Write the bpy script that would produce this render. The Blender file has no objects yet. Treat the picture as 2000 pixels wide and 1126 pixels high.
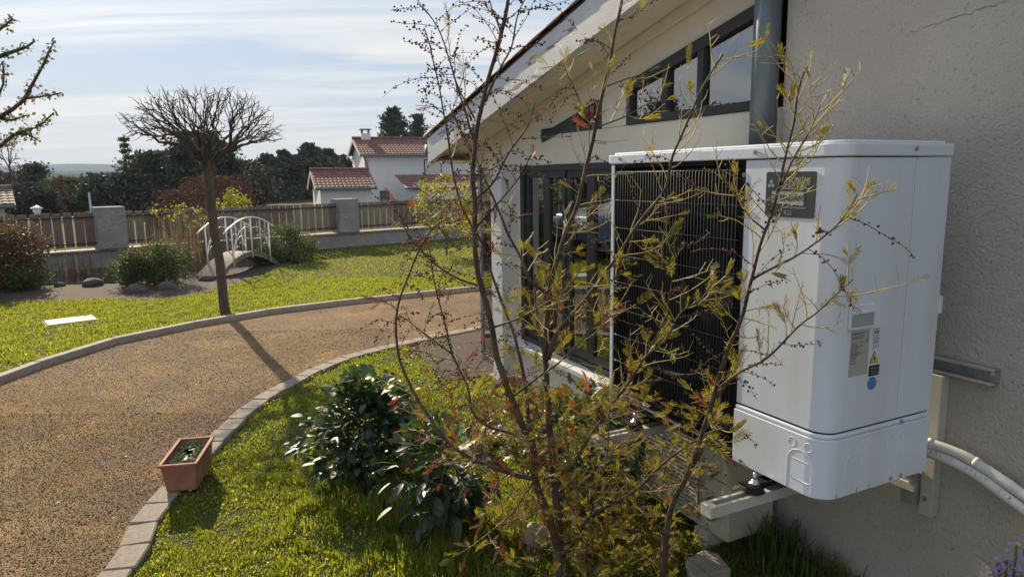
import bpy, math, random
import numpy as np
from mathutils import Vector, Matrix
from mathutils.noise import noise as pnoise
rnd = random.Random(7)
nr = np.random.RandomState(11)
sc = bpy.context.scene
col = sc.collection
rad = math.radians
# ------------------------------------------------------------------ camera
FPX, PIT, ROL, CH = 1343.6, rad(9.276), rad(.743), 1.6
cF = Vector((0, math.cos(PIT), -math.sin(PIT)))
u0 = Vector((0, math.sin(PIT), math.cos(PIT)))
r0 = Vector((1, 0, 0))
cR = r0 * math.cos(ROL) - u0 * math.sin(ROL)
cU = r0 * math.sin(ROL) + u0 * math.cos(ROL)
CAM = Vector((0, 0, CH))
cd = bpy.data.cameras.new('camera'); cam = bpy.data.objects.new('camera', cd); col.objects.link(cam)
m = Matrix.Identity(4)
for i in range(3):
    m[i][0], m[i][1], m[i][2], m[i][3] = cR[i], cU[i], -cF[i], CAM[i]
cam.matrix_world = m
cd.sensor_width = 36; cd.lens = 36 * FPX / 2000; cd.clip_start = .05; cd.clip_end = 6000
sc.camera = cam
# ------------------------------------------------------------------ sky, sun, exposure
SUN_AZ, SUN_EL = rad(-31.5), rad(25.5)
sd = Vector((math.sin(SUN_AZ) * math.cos(SUN_EL), math.cos(SUN_AZ) * math.cos(SUN_EL), math.sin(SUN_EL)))
w = bpy.data.worlds.new('World'); sc.world = w; w.use_nodes = True
SKYK = .089
nt = w.node_tree; N = nt.nodes; L = nt.links
bg = N['Background']
sky = N.new('ShaderNodeTexSky'); sky.sky_type = 'NISHITA'; sky.sun_disc = False
sky.sun_elevation = SUN_EL; sky.sun_rotation = SUN_AZ
sky.altitude = 300; sky.air_density = 1.0; sky.dust_density = .3; sky.ozone_density = 1.5
tc = N.new('ShaderNodeTexCoord'); sep = N.new('ShaderNodeSeparateXYZ'); L.new(tc.outputs['Generated'], sep.inputs[0])
def wmath(op, a, b=None, c=None, clamp=False):
    n = N.new('ShaderNodeMath'); n.operation = op; n.use_clamp = clamp
    for i, v in enumerate((a, b, c)):
        if v is None: continue
        if isinstance(v, (int, float)): n.inputs[i].default_value = v
        else: L.new(v, n.inputs[i])
    return n.outputs[0]
zc = wmath('MAXIMUM', wmath('ADD', sep.outputs[2], .06), .03)
cx = wmath('DIVIDE', sep.outputs[0], zc); cy = wmath('DIVIDE', sep.outputs[1], zc)
cmb = N.new('ShaderNodeCombineXYZ'); L.new(cx, cmb.inputs[0]); L.new(cy, cmb.inputs[1])
mp = N.new('ShaderNodeMapping'); mp.inputs['Rotation'].default_value = (0, 0, rad(12)); mp.inputs['Scale'].default_value = (.30, 1.15, 1); mp.inputs['Location'].default_value = (1.3, 3.4, 0)
L.new(cmb.outputs[0], mp.inputs[0])
cn = N.new('ShaderNodeTexNoise'); cn.inputs['Scale'].default_value = 1.0; cn.inputs['Detail'].default_value = 9; cn.inputs['Roughness'].default_value = .58; cn.inputs['Distortion'].default_value = .9
L.new(mp.outputs[0], cn.inputs['Vector'])
cr = N.new('ShaderNodeMapRange'); cr.inputs[1].default_value = .44; cr.inputs[2].default_value = .66; L.new(cn.outputs['Fac'], cr.inputs[0])
# sun-ward brightening of the thin cloud (forward scattering)
dot = N.new('ShaderNodeVectorMath'); dot.operation = 'DOT_PRODUCT'; L.new(tc.outputs['Generated'], dot.inputs[0]); dot.inputs[1].default_value = sd
dm = wmath('MAXIMUM', dot.outputs['Value'], 0)
g1 = wmath('MULTIPLY', wmath('POWER', dm, 700), 20.0)
g2 = wmath('MULTIPLY', wmath('POWER', dm, 40), 2.5)
g3 = wmath('MULTIPLY', wmath('POWER', dm, 7), 1.0)
glow = wmath('ADD', wmath('ADD', g1, g2), g3)
def wcol(rgb, k, base):
    c = N.new('ShaderNodeMix'); c.data_type = 'RGBA'; c.blend_type = 'MULTIPLY'; c.inputs[0].default_value = 1; c.clamp_result = False
    c.inputs[6].default_value = (*rgb, 1); L.new(wmath('ADD', wmath('MULTIPLY', glow, k), base), c.inputs[7]); return c.outputs[2]
def wmix(f, A, B):
    c = N.new('ShaderNodeMix'); c.data_type = 'RGBA'
    if isinstance(f, float): c.inputs[0].default_value = f
    else: L.new(f, c.inputs[0])
    L.new(A, c.inputs[6]); L.new(B, c.inputs[7]); return c.outputs[2]
veil = wcol((.40, .58, .84), .5, 4.8)
s1 = wmix(.94, sky.outputs[0], veil)                     # clear sky seen through a thin veil
hz = wmath('POWER', 2.718, wmath('MULTIPLY', wmath('MAXIMUM', sep.outputs[2], 0), -6.5))
s2 = wmix(wmath('MULTIPLY', hz, .93), s1, wcol((1.0, .955, .87), .75, 4.1))      # haze towards the horizon
s3 = wmix(wmath('MULTIPLY', cr.outputs[0], .85), s2, wcol((1.0, .97, .93), .75, 4.7))   # cirrus streaks
L.new(s3, bg.inputs[0]); bg.inputs[1].default_value = SKYK
sl = bpy.data.lights.new('sun', 'SUN'); sl.energy = 4.0; sl.angle = rad(.5); sl.color = (1.0, .82, .58)
so = bpy.data.objects.new('sun', sl); col.objects.link(so); so.rotation_euler = sd.to_track_quat('Z', 'Y').to_euler()
sc.view_settings.view_transform = 'Standard'; sc.view_settings.look = 'None'; sc.view_settings.gamma = 1
sc.view_settings.use_curve_mapping = False; sc.view_settings.exposure = 1.1
sc.render.engine = 'CYCLES'
sc.cycles.max_bounces = 8; sc.cycles.transparent_max_bounces = 12; sc.cycles.volume_bounces = 0
sc.cycles.use_denoising = True

# ------------------------------------------------------------------ pixel / place helpers
def ray(x, y): return cF * FPX + cR * (x - 1000) - cU * (y - 563)
def gnd(x, y, z=0):
    r = ray(x, y); return CAM + r * ((z - CH) / r.z)
def atY(x, y, Y):
    r = ray(x, y); return CAM + r * (Y / r.y)
TH = rad(26.358)
HC = Vector((.8796, 1.8502, 0))
HM = Matrix.Translation(HC) @ Matrix.Rotation(TH, 4, 'Z')   # house frame: x into wall, y along wall away, z up
def W(b, a, z): return HM @ Vector((b, a, z))
# ------------------------------------------------------------------ object helpers
def tag(o, label=None, cat=None, group=None, kind=None):
    if label: o['label'] = label
    if cat: o['category'] = cat
    if group: o['group'] = group
    if kind: o['kind'] = kind
    return o
def empty(name, loc, rz=0, label=None, cat=None, group=None):
    o = bpy.data.objects.new(name, None); col.objects.link(o); o.location = loc; o.rotation_euler = (0, 0, rz)
    return tag(o, label, cat, group)
def link(name, me, parent=None, kind=None):
    o = bpy.data.objects.new(name, me); col.objects.link(o)
    if parent is not None: o.parent = parent
    if kind: o['kind'] = kind
    return o
def copy_tree(o, parent=None):
    c = o.copy(); col.objects.link(c)
    if parent is not None: c.parent = parent
    for ch in list(o.children): copy_tree(ch, c)
    return c
class MB:
    def __init__(s): s.v = []; s.f = []; s.smooth = []
    def add(s, vs, fs, sm=False):
        n = len(s.v); s.v += [tuple(v) for v in vs]; s.f += [tuple(i + n for i in f) for f in fs]; s.smooth += [sm] * len(fs); return s
    def box(s, x0, x1, y0, y1, z0, z1, M=None):
        vs = [Vector((x, y, z)) for z in (z0, z1) for y in (y0, y1) for x in (x0, x1)]
        if M is not None: vs = [M @ v for v in vs]
        return s.add(vs, [(0, 2, 3, 1), (4, 5, 7, 6), (0, 1, 5, 4), (2, 6, 7, 3), (0, 4, 6, 2), (1, 3, 7, 5)])
    def tube(s, pts, r, n=8, caps=True):
        pts = [Vector(p) for p in pts]
        if not isinstance(r, (list, tuple)): r = [r] * len(pts)
        up = Vector((.137, .31, .93)); vs = []; prev = None
        for i, p in enumerate(pts):
            t = (pts[min(i + 1, len(pts) - 1)] - pts[max(i - 1, 0)])
            t = t.normalized() if t.length > 1e-9 else Vector((0, 0, 1))
            a = (prev if prev is not None else up); a = a - t * a.dot(t)
            if a.length < 1e-4: a = t.orthogonal()
            a.normalize(); prev = a; b = t.cross(a)
            for k in range(n):
                an = 2 * math.pi * k / n; vs.append(p + (a * math.cos(an) + b * math.sin(an)) * r[i])
        fs = [(i * n + k, i * n + (k + 1) % n, (i + 1) * n + (k + 1) % n, (i + 1) * n + k) for i in range(len(pts) - 1) for k in range(n)]
        if caps: fs += [tuple(range(n - 1, -1, -1)), tuple(range((len(pts) - 1) * n, len(pts) * n))]
        return s.add(vs, fs, True)
    def prism(s, poly, z0, z1, axis='z', M=None, sm=False):
        n = len(poly)
        def P(a, b, c):
            v = {'z': (a, b, c), 'x': (c, a, b), 'y': (a, c, b)}[axis]
            return M @ Vector(v) if M is not None else Vector(v)
        vs = [P(a, b, z0) for a, b in poly] + [P(a, b, z1) for a, b in poly]
        s.add(vs, [tuple(range(n - 1, -1, -1)), tuple(range(n, 2 * n))]);
        k = len(s.v) - 2 * n
        s.f += [(k + i, k + (i + 1) % n, k + n + (i + 1) % n, k + n + i) for i in range(n)]; s.smooth += [sm] * n
        return s
    def lathe(s, prof, c=(0, 0, 0), n=16):
        c = Vector(c); vs = [c + Vector((r * math.cos(2 * math.pi * k / n), r * math.sin(2 * math.pi * k / n), z)) for r, z in prof for k in range(n)]
        fs = [(i * n + k, i * n + (k + 1) % n, (i + 1) * n + (k + 1) % n, (i + 1) * n + k) for i in range(len(prof) - 1) for k in range(n)]
        fs += [tuple(range(n - 1, -1, -1)), tuple(range((len(prof) - 1) * n, len(prof) * n))]
        return s.add(vs, fs, True)
    def mesh(s, name, mat):
        me = bpy.data.meshes.new(name); me.from_pydata(s.v, [], s.f); me.update()
        if mat: me.materials.append(mat)
        me.polygons.foreach_set('use_smooth', s.smooth)
        return me
    def build(s, name, mat, parent=None, bevel=0, kind=None, label=None, seg=2):
        o = link(name, s.mesh(name, mat), parent, kind)
        if label: o['label'] = label
        if bevel:
            b = o.modifiers.new('bevel', 'BEVEL'); b.width = bevel; b.segments = seg; b.limit_method = 'ANGLE'; b.angle_limit = rad(40)
            b.harden_normals = False
        return o
def box(name, mat, x0, x1, y0, y1, z0, z1, parent=None, bevel=0, label=None, M=None):
    return MB().box(x0, x1, y0, y1, z0, z1, M).build(name, mat, parent, bevel, None, label)
def np_mesh(name, V, Fq, mat, smooth=False):
    """V (n,3), Fq (m,k) same-size faces"""
    me = bpy.data.meshes.new(name); k = Fq.shape[1]
    me.vertices.add(len(V)); me.vertices.foreach_set('co', V.astype(np.float32).ravel())
    me.loops.add(Fq.size); me.loops.foreach_set('vertex_index', Fq.astype(np.int32).ravel())
    me.polygons.add(len(Fq)); me.polygons.foreach_set('loop_start', np.arange(0, Fq.size, k, dtype=np.int32))
    me.polygons.foreach_set('use_smooth', np.full(len(Fq), smooth))
    me.update(calc_edges=True)
    if mat: me.materials.append(mat)
    return me
# ------------------------------------------------------------------ materials
def mat(name, c, rough=.7, c2=None, scale=5, bump=0, bscale=None, metal=0, trans=0, tcol=None, rndcol=None, detail=5, spec=.5, coat=0, dist=.02, stretch=None, c3=None, scale3=1.0):
    m = bpy.data.materials.new(name); m.use_nodes = True; t = m.node_tree; n = t.nodes; l = t.links
    p = n['Principled BSDF']; p.inputs['Roughness'].default_value = rough; p.inputs['Metallic'].default_value = metal
    p.inputs['Specular IOR Level'].default_value = spec; p.inputs['Coat Weight'].default_value = coat; p.inputs['Coat Roughness'].default_value = .12
    tcn = n.new('ShaderNodeTexCoord'); vec = tcn.outputs['Object']
    if stretch:
        mpn = n.new('ShaderNodeMapping'); mpn.inputs['Scale'].default_value = stretch; l.new(vec, mpn.inputs[0]); vec = mpn.outputs[0]
    colout = None
    if c2 is not None:
        nz = n.new('ShaderNodeTexNoise'); nz.inputs['Scale'].default_value = scale; nz.inputs['Detail'].default_value = detail; nz.inputs['Roughness'].default_value = .62
        l.new(vec, nz.inputs['Vector'])
        rp = n.new('ShaderNodeMapRange'); rp.inputs[1].default_value = .35; rp.inputs[2].default_value = .65; l.new(nz.outputs['Fac'], rp.inputs[0])
        mx = n.new('ShaderNodeMix'); mx.data_type = 'RGBA'; mx.inputs[6].default_value = (*c, 1); mx.inputs[7].default_value = (*c2, 1); l.new(rp.outputs[0], mx.inputs[0]); colout = mx.outputs[2]
    if c3 is not None:
        nz = n.new('ShaderNodeTexNoise'); nz.inputs['Scale'].default_value = scale3; nz.inputs['Detail'].default_value = 4
        l.new(vec, nz.inputs['Vector'])
        rp = n.new('ShaderNodeMapRange'); rp.inputs[1].default_value = .5; rp.inputs[2].default_value = .7; l.new(nz.outputs['Fac'], rp.inputs[0])
        mx = n.new('ShaderNodeMix'); mx.data_type = 'RGBA'; mx.inputs[7].default_value = (*c3, 1); l.new(rp.outputs[0], mx.inputs[0])
        if colout is not None: l.new(colout, mx.inputs[6])
        else: mx.inputs[6].default_value = (*c, 1)
        colout = mx.outputs[2]
    if rndcol is not None:
        gm = n.new('ShaderNodeNewGeometry'); ramp = n.new('ShaderNodeValToRGB')
        el = ramp.color_ramp.elements; k = len(rndcol)
        while len(el) < k: el.new(.5)
        for i, cc in enumerate(rndcol): el[i].position = i / max(1, k - 1); el[i].color = (*cc, 1)
        l.new(gm.outputs['Random Per Island'], ramp.inputs[0]); colout = ramp.outputs[0]
    if colout is not None: l.new(colout, p.inputs['Base Color'])
    else: p.inputs['Base Color'].default_value = (*c, 1)
    if bump:
        b = n.new('ShaderNodeBump'); b.inputs['Strength'].default_value = bump; b.inputs['Distance'].default_value = dist
        bn = n.new('ShaderNodeTexNoise'); bn.inputs['Scale'].default_value = bscale or scale * 4; bn.inputs['Detail'].default_value = 6
        l.new(vec, bn.inputs['Vector']); l.new(bn.outputs['Fac'], b.inputs['Height']); l.new(b.outputs[0], p.inputs['Normal'])
    if trans:
        tr = n.new('ShaderNodeBsdfTranslucent'); ms = n.new('ShaderNodeMixShader'); ms.inputs[0].default_value = trans
        if tcol is not None:
            if colout is not None:
                mm = n.new('ShaderNodeMix'); mm.data_type = 'RGBA'; mm.blend_type = 'MULTIPLY'; mm.inputs[0].default_value = 1
                l.new(colout, mm.inputs[6]); mm.inputs[7].default_value = (*tcol, 1); l.new(mm.outputs[2], tr.inputs[0])
            else: tr.inputs[0].default_value = (*[a * b for a, b in zip(c, tcol)], 1)
        elif colout is not None: l.new(colout, tr.inputs[0])
        else: tr.inputs[0].default_value = (*c, 1)
        l.new(p.outputs[0], ms.inputs[1]); l.new(tr.outputs[0], ms.inputs[2]); l.new(ms.outputs[0], n['Material Output'].inputs['Surface'])
    return m
def glass_mat(name, tint=(.5, .55, .55), trans=.55, rough=.01):
    m = bpy.data.materials.new(name); m.use_nodes = True; t = m.node_tree; n = t.nodes; l = t.links
    n.remove(n['Principled BSDF'])
    g = n.new('ShaderNodeBsdfGlossy'); g.inputs['Roughness'].default_value = rough; g.inputs['Color'].default_value = (.95, .97, 1, 1)
    tr = n.new('ShaderNodeBsdfTransparent'); tr.inputs[0].default_value = (*tint, 1)
    fr = n.new('ShaderNodeFresnel'); fr.inputs[0].default_value = 1.6
    mm = n.new('ShaderNodeMath'); mm.operation = 'MULTIPLY_ADD'; mm.use_clamp = True; mm.inputs[1].default_value = 2.2; mm.inputs[2].default_value = .12; l.new(fr.outputs[0], mm.inputs[0])
    ms = n.new('ShaderNodeMixShader'); l.new(mm.outputs[0], ms.inputs[0]); l.new(tr.outputs[0], ms.inputs[1]); l.new(g.outputs[0], ms.inputs[2])
    l.new(ms.outputs[0], n['Material Output'].inputs['Surface']); return m

M_white = mat('white_coated_steel', (.73, .77, .85), .3, c2=(.69, .73, .80), c3=(.64, .67, .70), scale3=1.4, stretch=(5, 5, .7), scale=3, bump=.03, bscale=900, coat=.25, dist=.001)
M_black = mat('black_plastic', (.005, .006, .007), .6, spec=.2)
M_wire = mat('black_coated_wire', (.022, .030, .038), .5, spec=.3)
M_galv = mat('galvanised_steel', (.42, .44, .45), .42, c2=(.32, .34, .35), scale=14, metal=.6)
M_zinc = mat('zinc_pipe', (.17, .205, .225), .5, c2=(.13, .16, .18), scale=6, metal=.35, stretch=(1, 1, .3))
M_arm = mat('cream_powder_steel', (.52, .50, .45), .5, c2=(.46, .44, .40), scale=8)
M_rubber = mat('black_rubber', (.015, .015, .016), .6)
M_bolt = mat('zinc_bolt', (.5, .52, .53), .3, metal=.9)
M_pvc = mat('cream_pvc', (.50, .46, .38), .5, c2=(.42, .385, .31), scale=7)
M_insul = mat('white_pipe_insulation', (.66, .64, .58), .6, c2=(.55, .53, .48), scale=9, bump=.3, bscale=60, dist=.003)
M_ink = mat('dark_print', (.03, .03, .035), .6)
M_frame = mat('anthracite_aluminium', (.016, .019, .021), .4, spec=.5)
M_cream = mat('cream_paint', (.74, .69, .59), .7, c2=(.67, .63, .54), scale=4, bump=.15, bscale=60, dist=.002)
M_whitep = mat('white_paint', (.62, .62, .61), .6, c2=(.55, .55, .54), scale=5, bump=.1, bscale=40, dist=.003)
M_glass = glass_mat('window_glass')
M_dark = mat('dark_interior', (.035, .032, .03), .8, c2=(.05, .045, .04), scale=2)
M_curt = mat('grey_curtain', (.16, .15, .14), .9, c2=(.22, .21, .2), scale=3)
M_tile = mat('red_clay_tile', (.20, .078, .055), .8, c2=(.13, .05, .038), scale=2.5, bump=.4, bscale=30, c3=(.24, .13, .095), scale3=4)
M_tileb = mat('brown_clay_tile', (.20, .15, .115), .8, c2=(.12, .09, .07), scale=8, bump=.5, bscale=40)
M_terra = mat('terracotta', (.33, .135, .08), .8, c2=(.25, .10, .06), scale=7, bump=.25, bscale=70, dist=.004, c3=(.42, .22, .15), scale3=5)
M_soil = mat('dark_soil', (.05, .035, .025), .95, c2=(.025, .018, .012), scale=30, bump=1, bscale=60)
M_bark = mat('dark_bark', (.10, .075, .055), .85, c2=(.055, .04, .03), scale=24, bump=.8, bscale=60, stretch=(1, 1, .3), dist=.006)
M_bark2 = mat('mimosa_bark', (.10, .065, .046), .75, c2=(.05, .034, .027), scale=22, bump=.6, bscale=90, dist=.002, c3=(.15, .12, .07), scale3=9)
M_twig = mat('yellow_green_twig', (.52, .42, .12), .6, c2=(.38, .27, .08), scale=14)
M_twigr = mat('red_brown_twig', (.12, .05, .035), .7, c2=(.08, .04, .03), scale=14)
M_seed = mat('dark_red_seed_ball', (.09, .03, .025), .75, rndcol=[(.06, .022, .02), (.14, .045, .03), (.10, .05, .035)])
M_frond = mat('olive_gold_frond', (.2, .17, .03), .6, trans=.42, rndcol=[(.09, .10, .022), (.15, .145, .028), (.24, .19, .038), (.13, .13, .03)], tcol=(2.1, 1.9, .85))
M_frondr = mat('dry_red_frond', (.2, .06, .03), .6, trans=.45, rndcol=[(.11, .035, .022), (.18, .05, .03), (.14, .065, .028)], tcol=(1.5, 1.1, .9))
M_grass = mat('grass_blades', (.1, .16, .03), .55, trans=.58, rndcol=[(.08, .115, .02), (.135, .175, .028), (.19, .205, .032), (.10, .14, .022), (.28, .25, .10)], tcol=(2.25, 2.15, .8), spec=.25)
M_leaf = mat('glossy_dark_leaf', (.035, .06, .028), .48, trans=.25, c2=(.02, .04, .02), scale=6, tcol=(3.2, 3.6, .9), spec=.6)
M_leafy = mat('yellow_green_leaf', (.12, .15, .02), .35, trans=.45, c2=(.08, .12, .02), scale=6, tcol=(1.8, 1.6, .6))
M_leafr = mat('bronze_young_leaf', (.20, .07, .03), .35, trans=.5, c2=(.14, .06, .03), scale=6, tcol=(1.9, 1.3, .8))
M_board = mat('weathered_fence_board', (.20, .14, .115), .8, c2=(.14, .10, .085), scale=6, bump=.4, bscale=20, stretch=(3, 3, .4), dist=.004)
M_boardp = mat('pale_fence_board', (.27, .215, .17), .8, c2=(.19, .15, .12), scale=6, bump=.4, bscale=20, stretch=(3, 3, .4), dist=.004)
M_rail = mat('dark_iron_rail', (.03, .018, .018), .6)
M_render = mat('rough_render', (.33, .31, .29), .9, c2=(.24, .225, .21), scale=3, bump=1, bscale=28, dist=.03)
M_conc = mat('concrete', (.30, .27, .23), .85, c2=(.21, .19, .165), scale=9, bump=.5, bscale=70, dist=.004)
M_stone = mat('grey_stone', (.12, .11, .10), .85, c2=(.06, .055, .05), scale=5, bump=.8, bscale=14, dist=.02)
M_stoneb = mat('beige_stone', (.38, .33, .26), .85, c2=(.26, .23, .18), scale=8, bump=.5, bscale=30, dist=.01)
M_wmetal = mat('white_painted_metal', (.75, .75, .76), .4)
M_deck = mat('grey_deck_wood', (.24, .20, .16), .8, c2=(.16, .135, .11), scale=9, bump=.3, stretch=(4, 1, 1))
M_wall2 = mat('white_house_render', (.76, .74, .74), .9, c2=(.70, .68, .68), scale=1.5, bump=.2, bscale=20)
M_gutter = mat('grey_gutter', (.13, .16, .19), .5)
M_dry = mat('dry_reed', (.22, .15, .09), .7, trans=.3, rndcol=[(.14, .09, .06), (.24, .16, .10), (.30, .22, .14)])
M_shrub = mat('shrub_leaf', (.05, .07, .03), .6, trans=.35, rndcol=[(.035, .05, .022), (.06, .085, .03), (.10, .12, .045)], tcol=(1.8, 1.7, .8))
M_shrubr = mat('reddish_shrub_leaf', (.06, .04, .03), .5, trans=.35, rndcol=[(.03, .04, .02), (.07, .035, .025), (.11, .07, .04), (.05, .055, .025)], tcol=(1.8, 1.5, .9))
M_yel = mat('yellow_green_spring_leaf', (.3, .3, .05), .5, trans=.5, rndcol=[(.12, .14, .025), (.19, .20, .035), (.26, .23, .045)], tcol=(1.7, 1.6, .6))
M_yelf = mat('yellow_blossom', (.5, .36, .03), .6, trans=.4, rndcol=[(.42, .30, .03), (.55, .42, .05)])
M_con = mat('dark_conifer_foliage', (.03, .04, .02), .7, trans=.15, rndcol=[(.028, .040, .024), (.048, .060, .036), (.075, .085, .045)])
M_con2 = mat('olive_tree_foliage', (.06, .07, .03), .7, trans=.25, rndcol=[(.06, .07, .035), (.09, .10, .045), (.13, .135, .06)])
M_purp = mat('reddish_bare_twigs', (.1, .05, .04), .8, trans=.2, rndcol=[(.07, .035, .03), (.12, .055, .045), (.09, .05, .03)])
M_bud = mat('green_buds', (.16, .17, .05), .5, trans=.3, rndcol=[(.12, .14, .04), (.22, .22, .07), (.18, .13, .06)])
M_lid = mat('pale_concrete_lid', (.58, .56, .51), .8, c2=(.44, .42, .37), scale=9, bump=.5, bscale=40)
M_water = mat('pond_water', (.012, .014, .012), .04, bump=.15, bscale=14, dist=.02, spec=.6)
M_hill = mat('wooded_hill', (.035, .05, .045), .95, c2=(.055, .065, .05), scale=.02, spec=0)

def stucco():
    m = mat('stucco_render', (.48, .44, .385), .92, c2=(.40, .36, .315), scale=1.6, c3=(.49, .46, .42), scale3=.9)
    t = m.node_tree; n = t.nodes; l = t.links; p = n['Principled BSDF']
    tcn = n.new('ShaderNodeTexCoord')
    a = n.new('ShaderNodeTexNoise'); a.inputs['Scale'].default_value = 88; a.inputs['Detail'].default_value = 5; a.inputs['Distortion'].default_value = .6
    v = n.new('ShaderNodeTexVoronoi'); v.inputs['Scale'].default_value = 130
    c = n.new('ShaderNodeTexNoise'); c.inputs['Scale'].default_value = 6; c.inputs['Detail'].default_value = 3
    for q in (a, v, c): l.new(tcn.outputs['Object'], q.inputs['Vector'])
    s1 = n.new('ShaderNodeMath'); s1.operation = 'MULTIPLY_ADD'; l.new(v.outputs['Distance'], s1.inputs[0]); s1.inputs[1].default_value = .45; l.new(a.outputs['Fac'], s1.inputs[2])
    s2 = n.new('ShaderNodeMath'); s2.operation = 'MULTIPLY_ADD'; l.new(c.outputs['Fac'], s2.inputs[0]); s2.inputs[1].default_value = 1.2; l.new(s1.outputs[0], s2.inputs[2])
    b = n.new('ShaderNodeBump'); b.inputs['Strength'].default_value = .65; b.inputs['Distance'].default_value = .006
    l.new(s2.outputs[0], b.inputs['Height']); l.new(b.outputs[0], p.inputs['Normal'])
    # pits darker, from the same fine noise that drives the bump
    base = p.inputs['Base Color'].links[0].from_socket
    mr = n.new('ShaderNodeMapRange'); mr.inputs[1].default_value = .25; mr.inputs[2].default_value = .42; mr.inputs[3].default_value = .62; mr.inputs[4].default_value = 1
    l.new(a.outputs['Fac'], mr.inputs[0])
    mx = n.new('ShaderNodeMix'); mx.data_type = 'RGBA'; mx.blend_type = 'MULTIPLY'; mx.inputs[0].default_value = 1; l.new(base, mx.inputs[6]); l.new(mr.outputs[0], mx.inputs[7])
    l.new(mx.outputs[2], p.inputs['Base Color'])
    return m
M_stucco = stucco()

def peel():
    m = mat('peeling_white_paint', (.60, .61, .62), .6, c2=(.52, .53, .55), scale=5)
    t = m.node_tree; n = t.nodes; l = t.links; p = n['Principled BSDF']; tcn = n.new('ShaderNodeTexCoord')
    mpn = n.new('ShaderNodeMapping'); mpn.inputs['Rotation'].default_value = (rad(-12.9), 0, 0); mpn.inputs['Scale'].default_value = (1, .33, 1.6); l.new(tcn.outputs['Object'], mpn.inputs[0])
    a = n.new('ShaderNodeTexNoise'); a.inputs['Scale'].default_value = 13; a.inputs['Detail'].default_value = 8; a.inputs['Roughness'].default_value = .7; l.new(mpn.outputs[0], a.inputs['Vector'])
    mr = n.new('ShaderNodeMapRange'); mr.inputs[1].default_value = .575; mr.inputs[2].default_value = .59; l.new(a.outputs['Fac'], mr.inputs[0])
    base = p.inputs['Base Color'].links[0].from_socket
    mx = n.new('ShaderNodeMix'); mx.data_type = 'RGBA'; l.new(mr.outputs[0], mx.inputs[0]); l.new(base, mx.inputs[6]); mx.inputs[7].default_value = (.22, .19, .17, 1)
    l.new(mx.outputs[2], p.inputs['Base Color'])
    b = n.new('ShaderNodeBump'); b.inputs['Strength'].default_value = .6; b.inputs['Distance'].default_value = -.003; l.new(mr.outputs[0], b.inputs['Height']); l.new(b.outputs[0], p.inputs['Normal'])
    return m
M_peel = peel()

def gravel_mat():
    m = mat('brown_gravel', (.205, .14, .080), .9, c2=(.145, .098, .060), scale=60, detail=8, spec=.15)
    t = m.node_tree; n = t.nodes; l = t.links; p = n['Principled BSDF']; tcn = n.new('ShaderNodeTexCoord')
    base = p.inputs['Base Color'].links[0].from_socket
    a = n.new('ShaderNodeTexNoise'); a.inputs['Scale'].default_value = 2.2; a.inputs['Detail'].default_value = 9; a.inputs['Roughness'].default_value = .72; l.new(tcn.outputs['Object'], a.inputs['Vector'])
    mr = n.new('ShaderNodeMapRange'); mr.inputs[1].default_value = .48; mr.inputs[2].default_value = .62; mr.inputs[4].default_value = .55; l.new(a.outputs['Fac'], mr.inputs[0])
    mx = n.new('ShaderNodeMix'); mx.data_type = 'RGBA'; l.new(mr.outputs[0], mx.inputs[0]); l.new(base, mx.inputs[6]); mx.inputs[7].default_value = (.38, .24, .085, 1)
    l.new(mx.outputs[2], p.inputs['Base Color'])
    q = n.new('ShaderNodeTexNoise'); q.inputs['Scale'].default_value = .8; q.inputs['Detail'].default_value = 4; l.new(tcn.outputs['Object'], q.inputs['Vector'])
    mq = n.new('ShaderNodeMapRange'); mq.inputs[1].default_value = .42; mq.inputs[2].default_value = .62; mq.inputs[4].default_value = .6; l.new(q.outputs['Fac'], mq.inputs[0])
    my = n.new('ShaderNodeMix'); my.data_type = 'RGBA'; l.new(mq.outputs[0], my.inputs[0]); l.new(mx.outputs[2], my.inputs[6]); my.inputs[7].default_value = (.13, .085, .066, 1); l.new(my.outputs[2], p.inputs['Base Color'])
    v = n.new('ShaderNodeTexVoronoi'); v.inputs['Scale'].default_value = 110; l.new(tcn.outputs['Object'], v.inputs['Vector'])
    b = n.new('ShaderNodeBump'); b.inputs['Strength'].default_value = .7; b.inputs['Distance'].default_value = .008; b.invert = True; l.new(v.outputs['Distance'], b.inputs['Height']); l.new(b.outputs[0], p.inputs['Normal'])
    return m
M_gravel = gravel_mat()
M_peb = mat('gravel_stone', (.2, .14, .1), .85, rndcol=[(.14, .098, .062), (.18, .125, .078), (.205, .14, .085), (.15, .105, .066), (.25, .19, .13)])
M_fluff = mat('fallen_mimosa_blossom', (.4, .27, .07), .9, trans=.3, rndcol=[(.40, .25, .06), (.50, .33, .085), (.32, .18, .05)])
M_pav = mat('paver', (.27, .235, .195), .9, c2=(.18, .155, .13), scale=40, bump=.8, bscale=120, dist=.004, c3=(.31, .27, .2), scale3=5)
M_kerb = mat('kerb_concrete', (.34, .30, .25), .9, c2=(.24, .21, .18), scale=20, bump=.6, bscale=90, dist=.004)
M_lawn = mat('lawn_ground', (.05, .062, .018), .95, c2=(.075, .08, .026), scale=9, bump=1, bscale=40, dist=.03, c3=(.085, .065, .035), scale3=2.2, detail=8, spec=.1)
M_mulch = mat('bark_mulch', (.075, .048, .033), .95, c2=(.035, .024, .018), scale=30, bump=1, bscale=50, dist=.02)

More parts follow.
